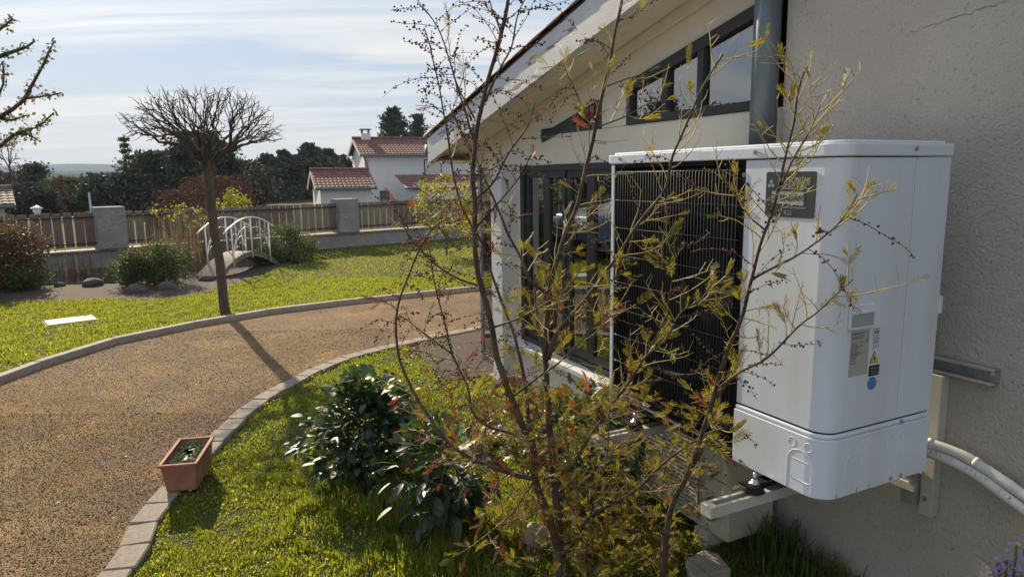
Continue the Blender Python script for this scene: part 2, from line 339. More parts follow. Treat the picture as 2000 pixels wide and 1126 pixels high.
# ------------------------------------------------------------------ numpy geometry helpers
def inpoly(P, poly):
    x, y = P[:, 0], P[:, 1]; c = np.zeros(len(P), bool); n = len(poly); j = n - 1
    for i in range(n):
        xi, yi = poly[i]; xj, yj = poly[j]
        if yi != yj: c ^= ((yi > y) != (yj > y)) & (x < (xj - xi) * (y - yi) / (yj - yi) + xi)
        j = i
    return c
def blades(P, h, w, lean=.5, seg=2, az=None):
    """bent grass blades at P (n,3): two-segment tapered strips"""
    n = len(P); az = nr.uniform(0, 2 * np.pi, n) if az is None else az
    d = np.stack([np.cos(az), np.sin(az), np.zeros(n)], 1); s = np.stack([-np.sin(az), np.cos(az), np.zeros(n)], 1)
    ln = nr.uniform(.15, 1, n) * lean
    up = np.array([0, 0, 1.0])
    p1 = P + up * (h * .55)[:, None] + d * (h * ln * .35)[:, None]
    p2 = P + up * (h * (1 - .35 * ln))[:, None] + d * (h * ln * 1.0)[:, None]
    hw = (w / 2)[:, None]
    V = np.stack([P - s * hw, P + s * hw, p1 - s * hw * .8, p1 + s * hw * .8, p2], 1).reshape(-1, 3)
    b = np.arange(n)[:, None] * 5
    F = np.concatenate([b + [0, 1, 3], b + [0, 3, 2], b + [2, 3, 4]], 1).reshape(-1, 3)
    return V, F
def rand_rot(n, tilt=None):
    q = nr.normal(size=(n, 4)); q /= np.linalg.norm(q, axis=1)[:, None]; w_, x, y, z = q.T
    return np.stack([1 - 2 * (y * y + z * z), 2 * (x * y - z * w_), 2 * (x * z + y * w_), 2 * (x * y + z * w_), 1 - 2 * (x * x + z * z), 2 * (y * z - x * w_), 2 * (x * z - y * w_), 2 * (y * z + x * w_), 1 - 2 * (x * x + y * y)], 1).reshape(n, 3, 3)
def scatter(P, S, tv, tf, R=None):
    """template verts tv, faces tf at points P with sizes S"""
    n = len(P); R = rand_rot(n) if R is None else R
    S = np.asarray(S); S = S[:, None, None] if S.ndim == 1 else S[:, None, :]
    V = np.einsum('nij,kj->nki', R, tv) if S.shape[-1] == 1 else np.einsum('nij,nkj->nki', R, tv[None] * S)
    if S.shape[-1] == 1: V = V * S
    V = (V + P[:, None, :]).reshape(-1, 3)
    F = (np.arange(n)[:, None, None] * len(tv) + tf[None]).reshape(-1, tf.shape[1])
    return V, F
LEAF_V = np.array([[0, 0, 0], [.5, .32, .06], [1, 0, 0], [.5, -.32, .06]]); LEAF_F = np.array([[0, 1, 2], [0, 2, 3]])
OCT_V = np.array([[1, 0, 0], [-1, 0, 0], [0, 1, 0], [0, -1, 0], [0, 0, .6], [0, 0, -.6]], float)
OCT_F = np.array([[0, 2, 4], [2, 1, 4], [1, 3, 4], [3, 0, 4], [2, 0, 5], [1, 2, 5], [3, 1, 5], [0, 3, 5]])
def tip_tree(root, tips, r_tip=.003, pw=.45, jit=.08, frac=.45, bend=0.0, trunk_pts=None, n=5, rmax=None):
    """branch skeleton joining a root to all tips by recursive splitting"""
    mb = MB()
    def rec(p, T, dirn, depth):
        k = len(T)
        r = r_tip * k ** pw
        if rmax: r = min(r, rmax)
        if k == 1:
            e = T[0]; mid = (p + e) / 2 + nr.normal(size=3) * np.linalg.norm(e - p) * jit
            mb.tube([p, mid, e], [r_tip * 1.3, r_tip, r_tip * .6], 3, False); return
        c = T.mean(0)
        stepv = (c - p) * frac * nr.uniform(.75, 1.15)
        q = p + stepv + nr.normal(size=3) * np.linalg.norm(stepv) * jit
        q[2] -= bend * np.linalg.norm(stepv)
        if k < 5 or depth > 40: q = p + (c - p) * .5
        r2 = r_tip * (k * .85) ** pw
        if rmax: r2 = min(r2, rmax)
        mid = (p + q) / 2 + nr.normal(size=3) * np.linalg.norm(q - p) * jit * .6
        mb.tube([p, mid, q], [r, (r + r2) / 2, r2], n if k > 8 else 3, False)
        X = T - c; u, s, vt = np.linalg.svd(X, full_matrices=False)
        pr = X @ vt[0] + nr.normal(size=k) * .02 * s[0] / max(1, k ** .5)
        o = np.argsort(pr); h = int(k * nr.uniform(.38, .62)); h = min(max(1, h), k - 1)
        rec(q, T[o[:h]], None, depth + 1); rec(q, T[o[h:]], None, depth + 1)
    rec(np.array(root, float), np.array(tips, float), None, 0)
    return mb
# ================================================================== SETTING
def spline(pts, step):
    pts = [np.array(p, float) for p in pts]; P = [2 * pts[0] - pts[1]] + pts + [2 * pts[-1] - pts[-2]]; out = []
    for i in range(1, len(P) - 2):
        for t in np.linspace(0, 1, 24, endpoint=False):
            a, b, c, d = P[i - 1], P[i], P[i + 1], P[i + 2]
            out.append(.5 * ((2 * b) + (-a + c) * t + (2 * a - 5 * b + 4 * c - d) * t * t + (-a + 3 * b - 3 * c + d) * t ** 3))
    out.append(P[-2]); out = np.array(out); s = np.r_[0, np.cumsum(np.linalg.norm(np.diff(out, axis=0), axis=1))]
    k = max(1, int(round(s[-1] / step))); q = np.linspace(0, s[-1], k + 1)
    return np.stack([np.interp(q, s, out[:, j]) for j in range(out.shape[1])], 1)
FAR = [(-4.9, -3), (-4.6, 0), (-4.3, 3.2), (-4.16, 5.28), (-4.12, 6.0), (-3.95, 6.75), (-3.55, 7.38), (-3.18, 7.88), (-2.56, 8.43), (-1.64, 9.0), (-.72, 9.55), (-.1, 9.9), (1.2, 10.4), (3, 10.8), (7, 11.2)]
NEAR = [(-1.2, -3), (-1.3, -1), (-1.45, 1), (-1.63, 2.6), (-1.74, 3.0), (-1.79, 3.38), (-1.84, 4.12), (-1.85, 4.7), (-1.72, 5.33), (-1.5, 5.95), (-1.1, 6.43), (-.62, 6.9), (-.1, 7.3), (.9, 7.8), (2.4, 8.2), (7, 8.6)]
farS = spline(FAR, .2); nearS = spline(NEAR, .2)
g = MB(); S_ = 3500
g.add([(-S_, -S_, 0), (S_, -S_, 0), (S_, S_, 0), (-S_, S_, 0)], [(0, 1, 2, 3)])
ground = g.build('ground', M_lawn, kind='structure')
# driveway sheet between the two kerbs, opening into an apron on the left
apron = [(-4.7, -3), (-4.6, .2), (-14, .8), (-14, -9), (-1.2, -9)]
poly = [tuple(p) for p in farS] + [tuple(p) for p in nearS[::-1]]
d_ = MB()
n1 = 120; fa = spline(FAR, 30 / n1); na = spline(NEAR, 30 / n1)
def resamp(P, n):
    s = np.r_[0, np.cumsum(np.linalg.norm(np.diff(P, axis=0), axis=1))]; q = np.linspace(0, s[-1], n); return np.stack([np.interp(q, s, P[:, j]) for j in range(2)], 1)
fa = resamp(fa, 121); na = resamp(na, 121)
vs = [(x, y, .006) for x, y in fa] + [(x, y, .006) for x, y in na]
d_.add(vs, [(i, 121 + i, 122 + i, i + 1) for i in range(120)])
d_.build('driveway', M_gravel, kind='structure')
ap = MB(); ap.add([(-18, -12, .010), (-1.15, -12, .010), (-1.2, -3, .010), (-4.9, -3, .010), (-4.75, -1.5, .010), (-5.2, .4, .010), (-18, 3.2, .010)], [tuple(range(7))]); ap.build('driveway_apron', M_gravel, kind='structure')

def kerb_run(name, P, width, top, mt, gap, yrange, jitter, skip=None):
    root = empty(name, (P[0][0], P[0][1], 0)); root['kind'] = 'structure'
    cnt = 0
    for i in range(len(P) - 1):
        a, b = P[i], P[i + 1]
        if not (yrange[0] <= a[1] <= yrange[1]): continue
        t = (b - a) / np.linalg.norm(b - a); nn = np.array([-t[1], t[0]]); c = (a + b) / 2; ln = np.linalg.norm(b - a) - gap
        an = math.atan2(t[1], t[0]) + rnd.uniform(-1, 1) * jitter
        mb = MB(); o_ = rnd.uniform(-1, 1) * jitter * .15
        tz = top + rnd.uniform(-1, 1) * jitter * .06
        mb.box(-ln / 2, ln / 2, -width / 2 + o_, width / 2 + o_, -.08, tz)
        st = mb.build('kerb_stone', mt, root, bevel=.006, seg=1)
        st.location = (c[0] - P[0][0], c[1] - P[0][1], 0); st.rotation_euler.z = an; cnt += 1
    return root
kerb_run('far_kerb', spline(FAR, .9), .085, .065, M_kerb, .008, (1, 12), .01)
kerb_run('near_kerb', spline(NEAR, .2), .125, .028, M_pav, .008, (1.6, 8.6), .035)

sb_ = [W(.25, 3.7, .012), W(.28, 4.2, .012), W(.34, 4.7, .012), W(.55, 5.15, .012), W(1.6, 5.5, .012), W(2.4, 4.6, .012), W(2.4, 3.4, .012)]
MB().add([tuple(v) for v in sb_], [tuple(range(7))]).build('soil_bed', M_mulch, kind='structure')
# hills, far away
def hill(name, dist, base, amp, seed, x0, x1, depth=200):
    nx = 90; V = []; F = []
    for j in range(4):
        for i in range(nx):
            x = x0 + (x1 - x0) * i / (nx - 1)
            h = base + amp * (pnoise((x / dist * 3.1 + seed, seed * 1.7, 0)) + .35 * pnoise((x / dist * 11 + seed, 5, seed))+ .1 * pnoise((x / dist * 40 + seed, 5, seed)))
            hh = (0, h * .75, h, h * .6)[j]
            V.append((x, dist + (0, depth * .4, depth * .8, depth * 1.5)[j], max(.5, hh) if j else -1))
    for j in range(3):
        for i in range(nx - 1): F.append((j * nx + i, j * nx + i + 1, (j + 1) * nx + i + 1, (j + 1) * nx + i))
    return MB().add(V, F, True).build(name, M_hill, kind='structure')
hill('near_ridge', 420, 7, 3, 3.3, -700, 500)
hill('middle_hills', 800, 17, 6, 7.7, -1300, 900)
hill('far_hills', 1350, 38, 9, 11.2, -2200, 1500)

# ================================================================== BOUNDARY WALL + FENCES
WA = Vector((-4.54, 15.465, 0)); WD = Vector((1.973, 1.675, 0)).normalized(); WZ = math.atan2(WD.y, WD.x)
# wall frame: x along, y away from the garden
wall = empty('boundary_wall', WA, WZ, 'low rendered garden wall with rough square pillars between the fence panels', 'wall')
box('wall_base', M_render, -12, 16, .06, .34, 0, .31, wall)
box('coping', M_conc, -12, 16, .02, .38, .31, .345, wall, .006)
PILL = [-8.76, -3.88, 1.0, 5.88, 10.76]
for s in PILL:
    box('pillar', M_render, s - .25, s + .25, -.02, .42, .3455, 1.125, wall, .01)
for i in range(len(PILL)):
    s0 = PILL[i] + .25; s1 = (PILL[i + 1] - .25) if i < 4 else s0 + 4.4
    lab = ['brown board fence panel at the far left, partly behind the dark reddish bush', 'board fence panel behind the garden bridge, between the two rough pillars',
           'grey board fence panel right of the rough pillar below the white house', 'board fence panel just seen behind the veranda post and yellow bush', 'board fence panel hidden farthest right behind the house'][i]
    if i == 4: break
    f = empty('board_fence', WA + WD * s0, WZ, lab, 'fence', 'wooden fence panels along the wall')
    ln = s1 - s0; nb = 26; st = ln / nb
    base = [MB().box(-st / 2 + .010, st / 2 - .010, .15, .17, .40, 1.03).mesh('board', M_board), MB().box(-st / 2 + .010, st / 2 - .010, .15, .17, .40, 1.03).mesh('board', M_boardp)]
    for k in range(nb):
        b = link('board', base[1 if (pnoise((k * .35 + i * 3, 2.2, 0)) > .02 if i else False) else 0], f)
        b.location = (st * (k + .5), 0, rnd.uniform(-.008, .008)); b.rotation_euler = (0, rnd.uniform(-.008, .008), 0); b.scale = (rnd.uniform(.9, 1.03), 1, 1)
    for z in (.465, .945):
        box('rail', M_rail, .0, ln, .128, .146, z - .013, z + .013, f)
    box('post', M_rail, ln * .47 - .018, ln * .47 + .018, .176, .21, .345, 1.0, f)
# far-left piece of wall continues off frame
# ================================================================== NEIGHBOUR HOUSES
def tiled_slope(mb, o, ex, ey, wdt, ln, pitch=.21, row=.36, amp=.03):
    """corrugated clay-tile sheet: o corner, ex along eave, ey up the slope"""
    nrm = ex.cross(ey).normalized(); nc = max(2, int(wdt / pitch)); cols = nc * 4; rows = max(2, int(ln / row))
    V = []; F = []
    for j in range(rows):
        for e in (0, 1):
            for i in range(cols + 1):
                x = wdt * i / cols; y = ln * (j + e) / rows
                z = amp * abs(math.sin(math.pi * i / 4)) ** .8 + (.028 if e == 0 else 0)
                V.append(o + ex * x + ey * y + nrm * z)
    R_ = cols + 1
    for r in range(rows * 2 - 1):
        for i in range(cols): F.append((r * R_ + i, r * R_ + i + 1, (r + 1) * R_ + i + 1, (r + 1) * R_ + i))
    mb.add(V, F); return mb
def gable_house(name, corner, rz, wdt, dep, eave, ridge, zb, over, label, cat, windows=(), chimney=False, pipe=None, roofmat=M_tile, wallmat=M_wall2):
    """local: x along the front wall (0..wdt), y back (0..dep); ridge runs along x"""
    h = empty(name, corner, rz, label, cat)
    mb = MB(); pr = [(0, zb), (dep, zb), (dep, eave), (dep / 2, ridge), (0, eave)]
    mb.prism(pr, 0, wdt, 'x'); mb.build('wall', wallmat, h)
    sl = math.hypot(dep / 2 + over, (ridge - eave) * (dep / 2 + over) / (dep / 2)); k = (ridge - eave) / (dep / 2)
    roof = MB()
    e0 = Vector((-over, -over, eave - k * over + .10)); up = Vector((0, dep / 2 + over, k * (dep / 2 + over))).normalized()
    tiled_slope(roof, e0, Vector((1, 0, 0)), up, wdt + 2 * over, sl)
    e1 = Vector((wdt + over, dep + over, eave - k * over + .10)); up2 = Vector((0, -(dep / 2 + over), k * (dep / 2 + over))).normalized()
    tiled_slope(roof, e1, Vector((-1, 0, 0)), up2, wdt + 2 * over, sl)
    r = roof.build('roof', roofmat, h)
    MB().tube([(-over, dep / 2, ridge + .15), (wdt + over, dep / 2, ridge + .15)], .11, 8).build('ridge_tiles', roofmat, r)
    for x in (-over, wdt + over - .06):
        for s in (0, 1):
            b = MB(); y0, y1 = (-over, dep / 2) if s == 0 else (dep + over, dep / 2)
            z0 = eave - k * over - .1; z1 = ridge - .1
            b.add([(x, y0, z0), (x, y1, z1), (x, y1, z1 + .2), (x, y0, z0 + .2), (x + .06, y0, z0), (x + .06, y1, z1), (x + .06, y1, z1 + .2), (x + .06, y0, z0 + .2)],
                  [(0, 1, 2, 3), (7, 6, 5, 4), (0, 4, 5, 1), (3, 2, 6, 7), (0, 3, 7, 4), (1, 5, 6, 2)]); b.build('verge_board', M_whitep, r)
    MB().tube([(-over, -over - .06, eave - k * over + .02), (wdt + over, -over - .06, eave - k * over + .02)], .075, 8).build('gutter', M_gutter, r)
    for (x0, x1, z0, z1) in windows:
        f = box('window', M_frame, x0, x1, -.03, .02, z0, z1, h)
        box('pane', M_glass, x0 + .07, x1 - .07, -.04, -.032, z0 + .07, z1 - .07, f)
        box('sill', M_conc, x0 - .05, x1 + .05, -.1, 0, z0 - .08, z0 - .003, f)
    if chimney:
        c = box('chimney', wallmat, .25, .85, dep / 2 - .3, dep / 2 + .3, ridge - .3, ridge + .45, h)
        for x, y in ((.3, -.25), (.74, -.25), (.3, .19), (.74, .19)): box('chimney_post', M_rail, x, x + .06, dep / 2 + y, dep / 2 + y + .06, ridge + .45, ridge + .68, c)
        box('chimney_cap', M_conc, .18, .92, dep / 2 - .37, dep / 2 + .37, ridge + .68, ridge + .75, c)
    if pipe:
        MB().tube([(pipe - .25, -over - .05, eave - k * over), (pipe, -.1, eave - .6), (pipe, -.1, zb)], .06, 8).build('downpipe', M_gutter, h)
    return h
hc = atY(716, 400, 45.0); hc.z = 0
gable_house('white_house', hc, rad(21), 11.6, 5.2, 3.12, 4.1, -.3, .35, 'white two-storey house with red tiled roof and chimney beyond the fence', 'house',
            windows=[(3.9, 5.1, 1.25, 2.75), (.9, 1.5, .25, .75)], chimney=True, pipe=.12)
hc2 = atY(627, 400, 38.0); hc2.z = 0
gable_house('garage', hc2, rad(21), 2.75, 4.4, 1.12, 1.95, -.3, .3, 'low white annexe with its own red tiled roof left of the white house', 'annexe')
# lean-to roof in front of the white house
lt = empty('lean_to', atY(800, 400, 41), rad(21), 'low red tiled lean-to roof at the foot of the white house wall', 'lean-to')
lt.location.z = 0
box('wall', M_wall2, .1, 8.4, .15, 2.9, -.3, .95, lt)
rf = tiled_slope(MB(), Vector((-.25, -.2, 1.0)), Vector((1, 0, 0)), Vector((0, 1, .24)).normalized(), 9, 3.2).build('roof', M_tile, lt)
MB().tube([(-.25, -.26, .97), (8.8, -.26, .97)], .07, 8).build('gutter', M_gutter, lt)
# hut at the left edge
hc3 = atY(-60, 400, 24.0); hc3.z = 0
gable_house('brown_roofed_hut', atY(-150, 400, 25).to_2d().to_3d(), rad(37), 2.35, 3.5, .78, 1.25, -.3, .35, 'low beige hut with brown tiled roof at the left edge', 'hut', roofmat=M_tileb, wallmat=M_cream)
# white lantern-like chimney cap beyond the fence, and pale post
lc = atY(73, 418, 15.5)
ln_ = empty('garden_lantern', (lc.x, lc.y, 0), 0, 'small white lantern with a peaked cap standing beyond the fence', 'lantern')
MB().tube([(0, 0, 0), (0, 0, lc.z - .02)], .03, 8).build('pole', M_rail, ln_)
MB().lathe([(.07, lc.z - .02), (.1, lc.z + .12)], n=4).build('lantern_body', M_wmetal, ln_)
MB().lathe([(.15, lc.z + .122), (.14, lc.z + .14), (.02, lc.z + .19)], n=4).build('cap', M_wmetal, ln_)
pp = atY(178, 400, 15.0)
MBp = MB().tube([(pp.x, pp.y, 0), (pp.x - .02, pp.y, atY(174, 376, 15.0).z)], .022, 8)
tag(MBp.build('slim_post', M_galv), 'thin pale grey pole standing beyond the fence left of the rough pillar', 'pole')

# ================================================================== OUR HOUSE
house = empty('house', HC, TH, 'cream rendered house with a sloping veranda roof on the right of the drive', 'house')
FB = .74                                  # facade plane of the veranda
def zr(a): return 1.881 - .2288 * (a - 2.968)      # line of the roof slope
MB().prism([(-5, -.1), (.828, -.1), (.828, 1.881 - .2288 * (.828 - 2.968) + .199), (-5, 1.881 - .2288 * (-5 - 2.968) + .199)], .676, .98, 'x').build('stucco_wall', M_stucco, house)
# low wall, lintel, gable, posts
def ztop(a): return zr(a) + .045
g_ = MB()
box('plinth_wall', M_cream, FB, FB + .2, .829, 3.34, -.05, .335, house)
box('window_sill', M_whitep, FB - .11, FB + .16, .829, 3.36, .3352, .372, house, .005)
box('lintel_beam', M_cream, FB, FB + .12, .829, 4.16, 1.672, 1.872, house, .004)
# gable infill above the window slope and between the two windows
def slope_wall(a0, a1, z0, z1, name): MB().prism([(a0, z0(a0)), (a1, z0(a1)), (a1, z1(a1)), (a0, z1(a0))], FB + .001, FB + .1, 'x').build(name, M_cream, house)
slope_wall(.829, 2.97, lambda a: zr(a) + .002, lambda a: zr(a) + .199, 'gable_wall')
slope_wall(2.971, 3.75, lambda a: 1.873, lambda a: zr(a) + .199, 'gable_wall')
def slab(name, mt, pts, x0, x1, par, bevel=0):
    mb = MB(); mb.prism(pts, x0, x1, 'x'); return mb.build(name, mt, par, bevel)
slab('gable_post', M_cream, [(1.985, 1.873), (2.24, 1.873), (2.24, zr(2.24) - .002), (1.985, zr(1.985) - .002)], FB - .005, FB + .1, house)
bay = empty('side_glazing', (0, 0, 0)); bay.parent = house; bay['label'] = 'slim fixed glass panel behind the porch post'
mb_ = MB(); mb_.box(FB + .02, FB + .05, 4.10, 4.14, .0, 1.67); mb_.box(FB + .02, FB + .05, 3.56, 4.099, 1.64, 1.67); mb_.box(FB + .02, FB + .05, 3.56, 4.099, .0, .06); mb_.build('window_frame', M_zinc, bay)
box('pane', M_glass, FB + .03, FB + .036, 3.56, 4.098, .062, 1.638, bay)
# porch post at the far corner
box('porch_post', M_whitep, .60, .74, 3.36, 3.545, 0, 1.67, house, .006)
box('porch_post_base', M_conc, .57, .77, 3.33, 3.575, -.02, .05, house, .006)
box('door_jamb', M_cream, FB - .002, FB + .1, 3.30, 3.4, .373, 1.671, house)
# gable windows (frame + panes)
def bar(mb, a0, z0, a1, z1, t=.035, x0=FB - .012, x1=FB + .05):
    """frame bar in the wall plane from (a0,z0) to (a1,z1)"""
    d = Vector((0, a1 - a0, z1 - z0)).normalized(); n = Vector((0, -d.z, d.y)) * t / 2
    A = Vector((0, a0, z0)); B = Vector((0, a1, z1)); q = []
    for x in (x0, x1):
        for P_, s in ((A, -1), (B, -1), (B, 1), (A, 1)): v = P_ + n * s; q.append((x, v.y, v.z))
    mb.add(q, [(0, 1, 2, 3), (7, 6, 5, 4), (0, 4, 5, 1), (1, 5, 6, 2), (2, 6, 7, 3), (3, 7, 4, 0)])
def gwin(a0, a1, mull, label):
    w_ = empty('gable_window', (0, 0, 0)); w_.parent = house; w_['label'] = label
    zb = 1.874
    mb = MB()
    bar(mb, a0, zb + .02, a1, zb + .02, .04)
    z0, z1 = zr(a0) - .03, zr(a1) - .03
    bar(mb, a0, z0, a1, z1, .055)
    bar(mb, a0 + .015, zb, a0 + .015, zr(a0 + .015) - .02, .035, FB - .010, FB + .048)
    bar(mb, a1 - .015, zb, a1 - .015, max(zb + .03, zr(a1 - .015) - .02), .035, FB - .010, FB + .048)
    for mm_ in mull: bar(mb, mm_, zb, mm_, zr(mm_) - .03, .042, FB - .008, FB + .046)
    mb.build('window_frame', M_frame, w_)
    es = [a0] + list(mull) + [a1]
    for i in range(len(es) - 1):
        p, q = es[i], es[i + 1]; p2 = p + .02; q2 = q - .02
        pts = [(p2, zb + .03), (q2, zb + .03), (q2, max(zb + .035, zr(q2) - .05)), (p2, zr(p2) - .05)]
        if q2 > p2: slab('pane', M_glass, pts, FB + .015, FB + .021, w_)
gwin(1.03, 1.985, [1.395, 1.66], 'dark framed sloping gable window nearest the drainpipe')
gwin(2.24, 2.97, [2.45, 2.62], 'small triangular dark framed gable window')
# sliding doors
sdr = empty('folding_window', (0, 0, 0)); sdr.parent = house; sdr['label'] = 'dark framed folding window wall of narrow glass leaves'
mb = MB(); bar(mb, .83, 1.652, 3.3, 1.652, .04); bar(mb, .83, .392, 3.3, .392, .038); bar(mb, 3.27, .4, 3.27, 1.65, .06, FB - .010, FB + .048); bar(mb, .85, .4, .85, 1.65, .04, FB - .010, FB + .048)
mb.build('outer_frame', M_frame, sdr)
edges = [3.24, 2.93, 2.66, 2.37, 2.09, 1.8, 1.51, 1.2, .87]
for i in range(len(edges) - 1):
    hi, lo = edges[i] - .002, edges[i + 1] + .002; off = -.004 if i % 2 else .004
    mb = MB(); x0, x1 = FB + .0 + off, FB + .035 + off
    mb.box(x0, x1, lo, lo + .04, .413, 1.63); mb.box(x0, x1, hi - .05, hi, .413, 1.63)
    mb.box(x0 + .001, x1 - .001, lo + .04, hi - .05, .413, .463); mb.box(x0 + .001, x1 - .001, lo + .04, hi - .05, 1.585, 1.63)
    fr = mb.build('leaf_frame', M_frame, sdr)
    box('pane', M_glass, FB + .016 + off, FB + .022 + off, lo + .041, hi - .051, .464, 1.584, fr)
# interior: floor, back wall, far end, curtain strips
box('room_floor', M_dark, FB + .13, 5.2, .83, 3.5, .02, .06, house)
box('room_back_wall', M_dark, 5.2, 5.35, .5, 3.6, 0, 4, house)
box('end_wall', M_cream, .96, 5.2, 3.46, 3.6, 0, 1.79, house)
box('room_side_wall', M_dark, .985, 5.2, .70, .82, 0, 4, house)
for q, a in enumerate((3.12, 2.78, 2.52, 2.2)):
    mb = MB(); pts = []
    for k in range(13): pts.append((a - .05 + .1 * k / 12, FB + .2 + .02 * math.sin(k * 1.6)))
    vs = [(x, y_, .5) for y_, x in pts] + [(x, y_, 1.6) for y_, x in pts]
    mb.add(vs, [(k, k + 1, 14 + k, 13 + k) for k in range(12)], True); mb.build('curtain', M_curt, house)
# roof: soffit boards, rafter, barge board, eave plate, sheathing, tiles, gutter
roof = empty('roof', (0, 0, 0)); roof.parent = house
A0, A1 = -5.0, 4.42
BX = .42
def slope_box(name, mt, x0, x1, a0, a1, d0, d1, par, bevel=0, flat_end=False):
    mb = MB(); mb.prism([(a0, zr(a0) + d0), (a1, zr(a1) + d0), (a1, zr(a1) + d1), (a0, zr(a0) + d1)], x0, x1, 'x'); return mb.build(name, mt, par, bevel)
nb = 6
for k in range(nb):
    x0 = BX + .035 + (.975 - BX - .035) * k / nb; x1 = BX + .035 + (.975 - BX - .035) * (k + 1) / nb
    slope_box('soffit_board', M_cream, x0 + .0015, x1 - .0015, A0, A1 - .02, .200 - .0006 * (k % 2), .214, roof)
slope_box('wall_trim', M_cream, FB - .022, FB - .002, .829, A1 - .2, .140, .1985, roof, .003)
slope_box('barge_board', M_peel, BX, BX + .033, A0, A1, .165, .372, roof, .003)
slope_box('roof_deck', M_dark, BX + .002, 5.3, A0, A1 + .01, .374, .386, roof)
box('eave_plate', M_cream, BX + .034, 5.0, A1 - .26, A1 - .03, 1.712, 1.735, roof)
box('eave_fascia', M_whitep, BX + .034, 5.0, A1 - .029, A1 - .002, 1.712, 1.88, roof)
MB().tube([(BX + .0, A1 + .05, 1.83), (5.2, A1 + .05, 1.83)], .045, 10).build('gutter', M_zinc, roof)
nt_ = 42; tl = (A1 + .06 - A0) / nt_ * 1.0
for k in range(nt_):                          # verge tiles along the barge, each a half-round clay tile lapping the next
    a1_ = A1 + .06 - k * tl; a0_ = a1_ - tl * 1.18; mb = MB(); V = []; n_ = 6
    for e, (a, lift) in enumerate(((a1_, .014), (a0_, -.002))):
        a = max(a, A0)
        for layer in (0, .012):
            for i in range(n_ + 1):
                t = math.pi * i / n_; V.append((BX + .07 - .085 * math.cos(t), a, zr(a) + .388 + lift + (.03) * math.sin(t) + layer))
    R_ = n_ + 1; F = []
    for i in range(n_):
        F += [(i, i + 1, 2 * R_ + i + 1, 2 * R_ + i), (R_ + i, 3 * R_ + i, 3 * R_ + i + 1, R_ + i + 1), (i, R_ + i, R_ + i + 1, i + 1), (2 * R_ + i, 2 * R_ + i + 1, 3 * R_ + i + 1, 3 * R_ + i)]
    F += [(0, 2 * R_, 3 * R_, R_), (n_, R_ + n_, 3 * R_ + n_, 2 * R_ + n_)]
    mb.add(V, F, True); mb.build('verge_tile', M_tileb, roof)
tm = tiled_slope(MB(), Vector((5.3, A1 + .03, zr(A1 + .03) + .392)), Vector((-1, 0, 0)), Vector((0, -1, .2288)).normalized(), 5.14 - BX, 9.5, .2, .2, .035)
tm.build('roof_tiles', M_tileb, roof, kind='stuff')
# drainpipes at the corner
dp = MB().tube([(.628, .885, 1.62), (.628, .885, zr(.885) + .19)], .054, 20).build('drainpipe', M_zinc, house, label='thick grey zinc drainpipe above the heat pump')
for z in ():
    MB().lathe([(.060, z), (.064, z + .004), (.064, z + .026), (.060, z + .03)], (.628, .885, 0), 20).build('pipe_clip', M_galv, dp)
lp = MB().tube([(.628, .87, -.05), (.628, .87, 1.62)], .040, 16).build('lower_drainpipe', M_pvc, house, label='narrow cream drainpipe below the heat pump')
MB().lathe([(.041, .30), (.046, .303), (.046, .37), (.041, .373)], (.628, .87, 0), 16).build('pipe_socket', M_pvc, lp)
# hairline crack in the render near the top
cp = [(1780 + i * 9, 62 - i * 2.9 + 6 * pnoise((i * .8, 1, 4)) * 2) for i in range(24)]
V = []; F = []
inv = HM.inverted()
def onwall(px, py, b):
    r = ray(px, py); mm_ = Vector((math.cos(TH), math.sin(TH), 0)); t = ((HC - CAM).dot(mm_) + b) / r.dot(mm_); return inv @ (CAM + r * t)
for i, (x, y) in enumerate(cp):
    p = onwall(x, y, .6755); w2 = .0007 * (1 + pnoise((i * 1.3, 0, 2)))
    V += [(.6745, p.y, p.z - w2), (.6745, p.y, p.z + w2)]
F = [(2 * i, 2 * i + 2, 2 * i + 3, 2 * i + 1) for i in range(len(cp) - 1)]
MB().add(V, F).build('crack', mat('crack_shadow', (.13, .115, .10), .95), house)
# ================================================================== HEAT PUMP
ZP = .664
pump = empty('heat_pump', W(0, 0, ZP), TH, 'large white heat pump unit with black wire grille, mounted on the rendered wall', 'heat pump')
PW, PD, PH = 1.095, .47, 1.02
def rr(x0, x1, y0, y1, r00=0, r01=0, r10=0, r11=0, n=8):
    """rounded rectangle in (b,a); r00 = corner (x0,y0) etc."""
    pts = []
    for (cx_, cy_, r, a0) in ((x0, y0, r00, 180), (x1, y0, r10, 270), (x1, y1, r11, 0), (x0, y1, r01, 90)):
        sx = 1 if cx_ == x0 else -1; sy = 1 if cy_ == y0 else -1
        if r <= 0: pts.append((cx_, cy_)); continue
        for k in range(n + 1):
            t = rad(a0 + 90 * k / n); pts.append((cx_ + sx * r + r * math.cos(t), cy_ + sy * r + r * math.sin(t)))
    return pts
def wrap(x_end, y_end, r, t, off=0, n=10):
    """L-shaped panel round the front corner: from (0,y_end) to (x_end,0)"""
    o = [(-off, y_end)]; i_ = [(t, y_end)]
    for k in range(n + 1):
        th = rad(180 + 90 * k / n); o.append((r + (r + off) * math.cos(th), r + (r + off) * math.sin(th))); i_.append((r + (r - t) * math.cos(th), r + (r - t) * math.sin(th)))
    o.append((x_end, -off)); i_.append((x_end, t))
    return o + i_[::-1]
def smooth_angle(o):
    me = o.data; me.polygons.foreach_set('use_smooth', [True] * len(me.polygons))
    md = o.modifiers.new('wn', 'WEIGHTED_NORMAL') if False else None
def pbuild(poly, z0, z1, name, mt, bevel=.002, par=pump, seg=2, lab=None):
    return MB().prism(poly, z0, z1).build(name, mt, par, bevel, None, lab, seg)
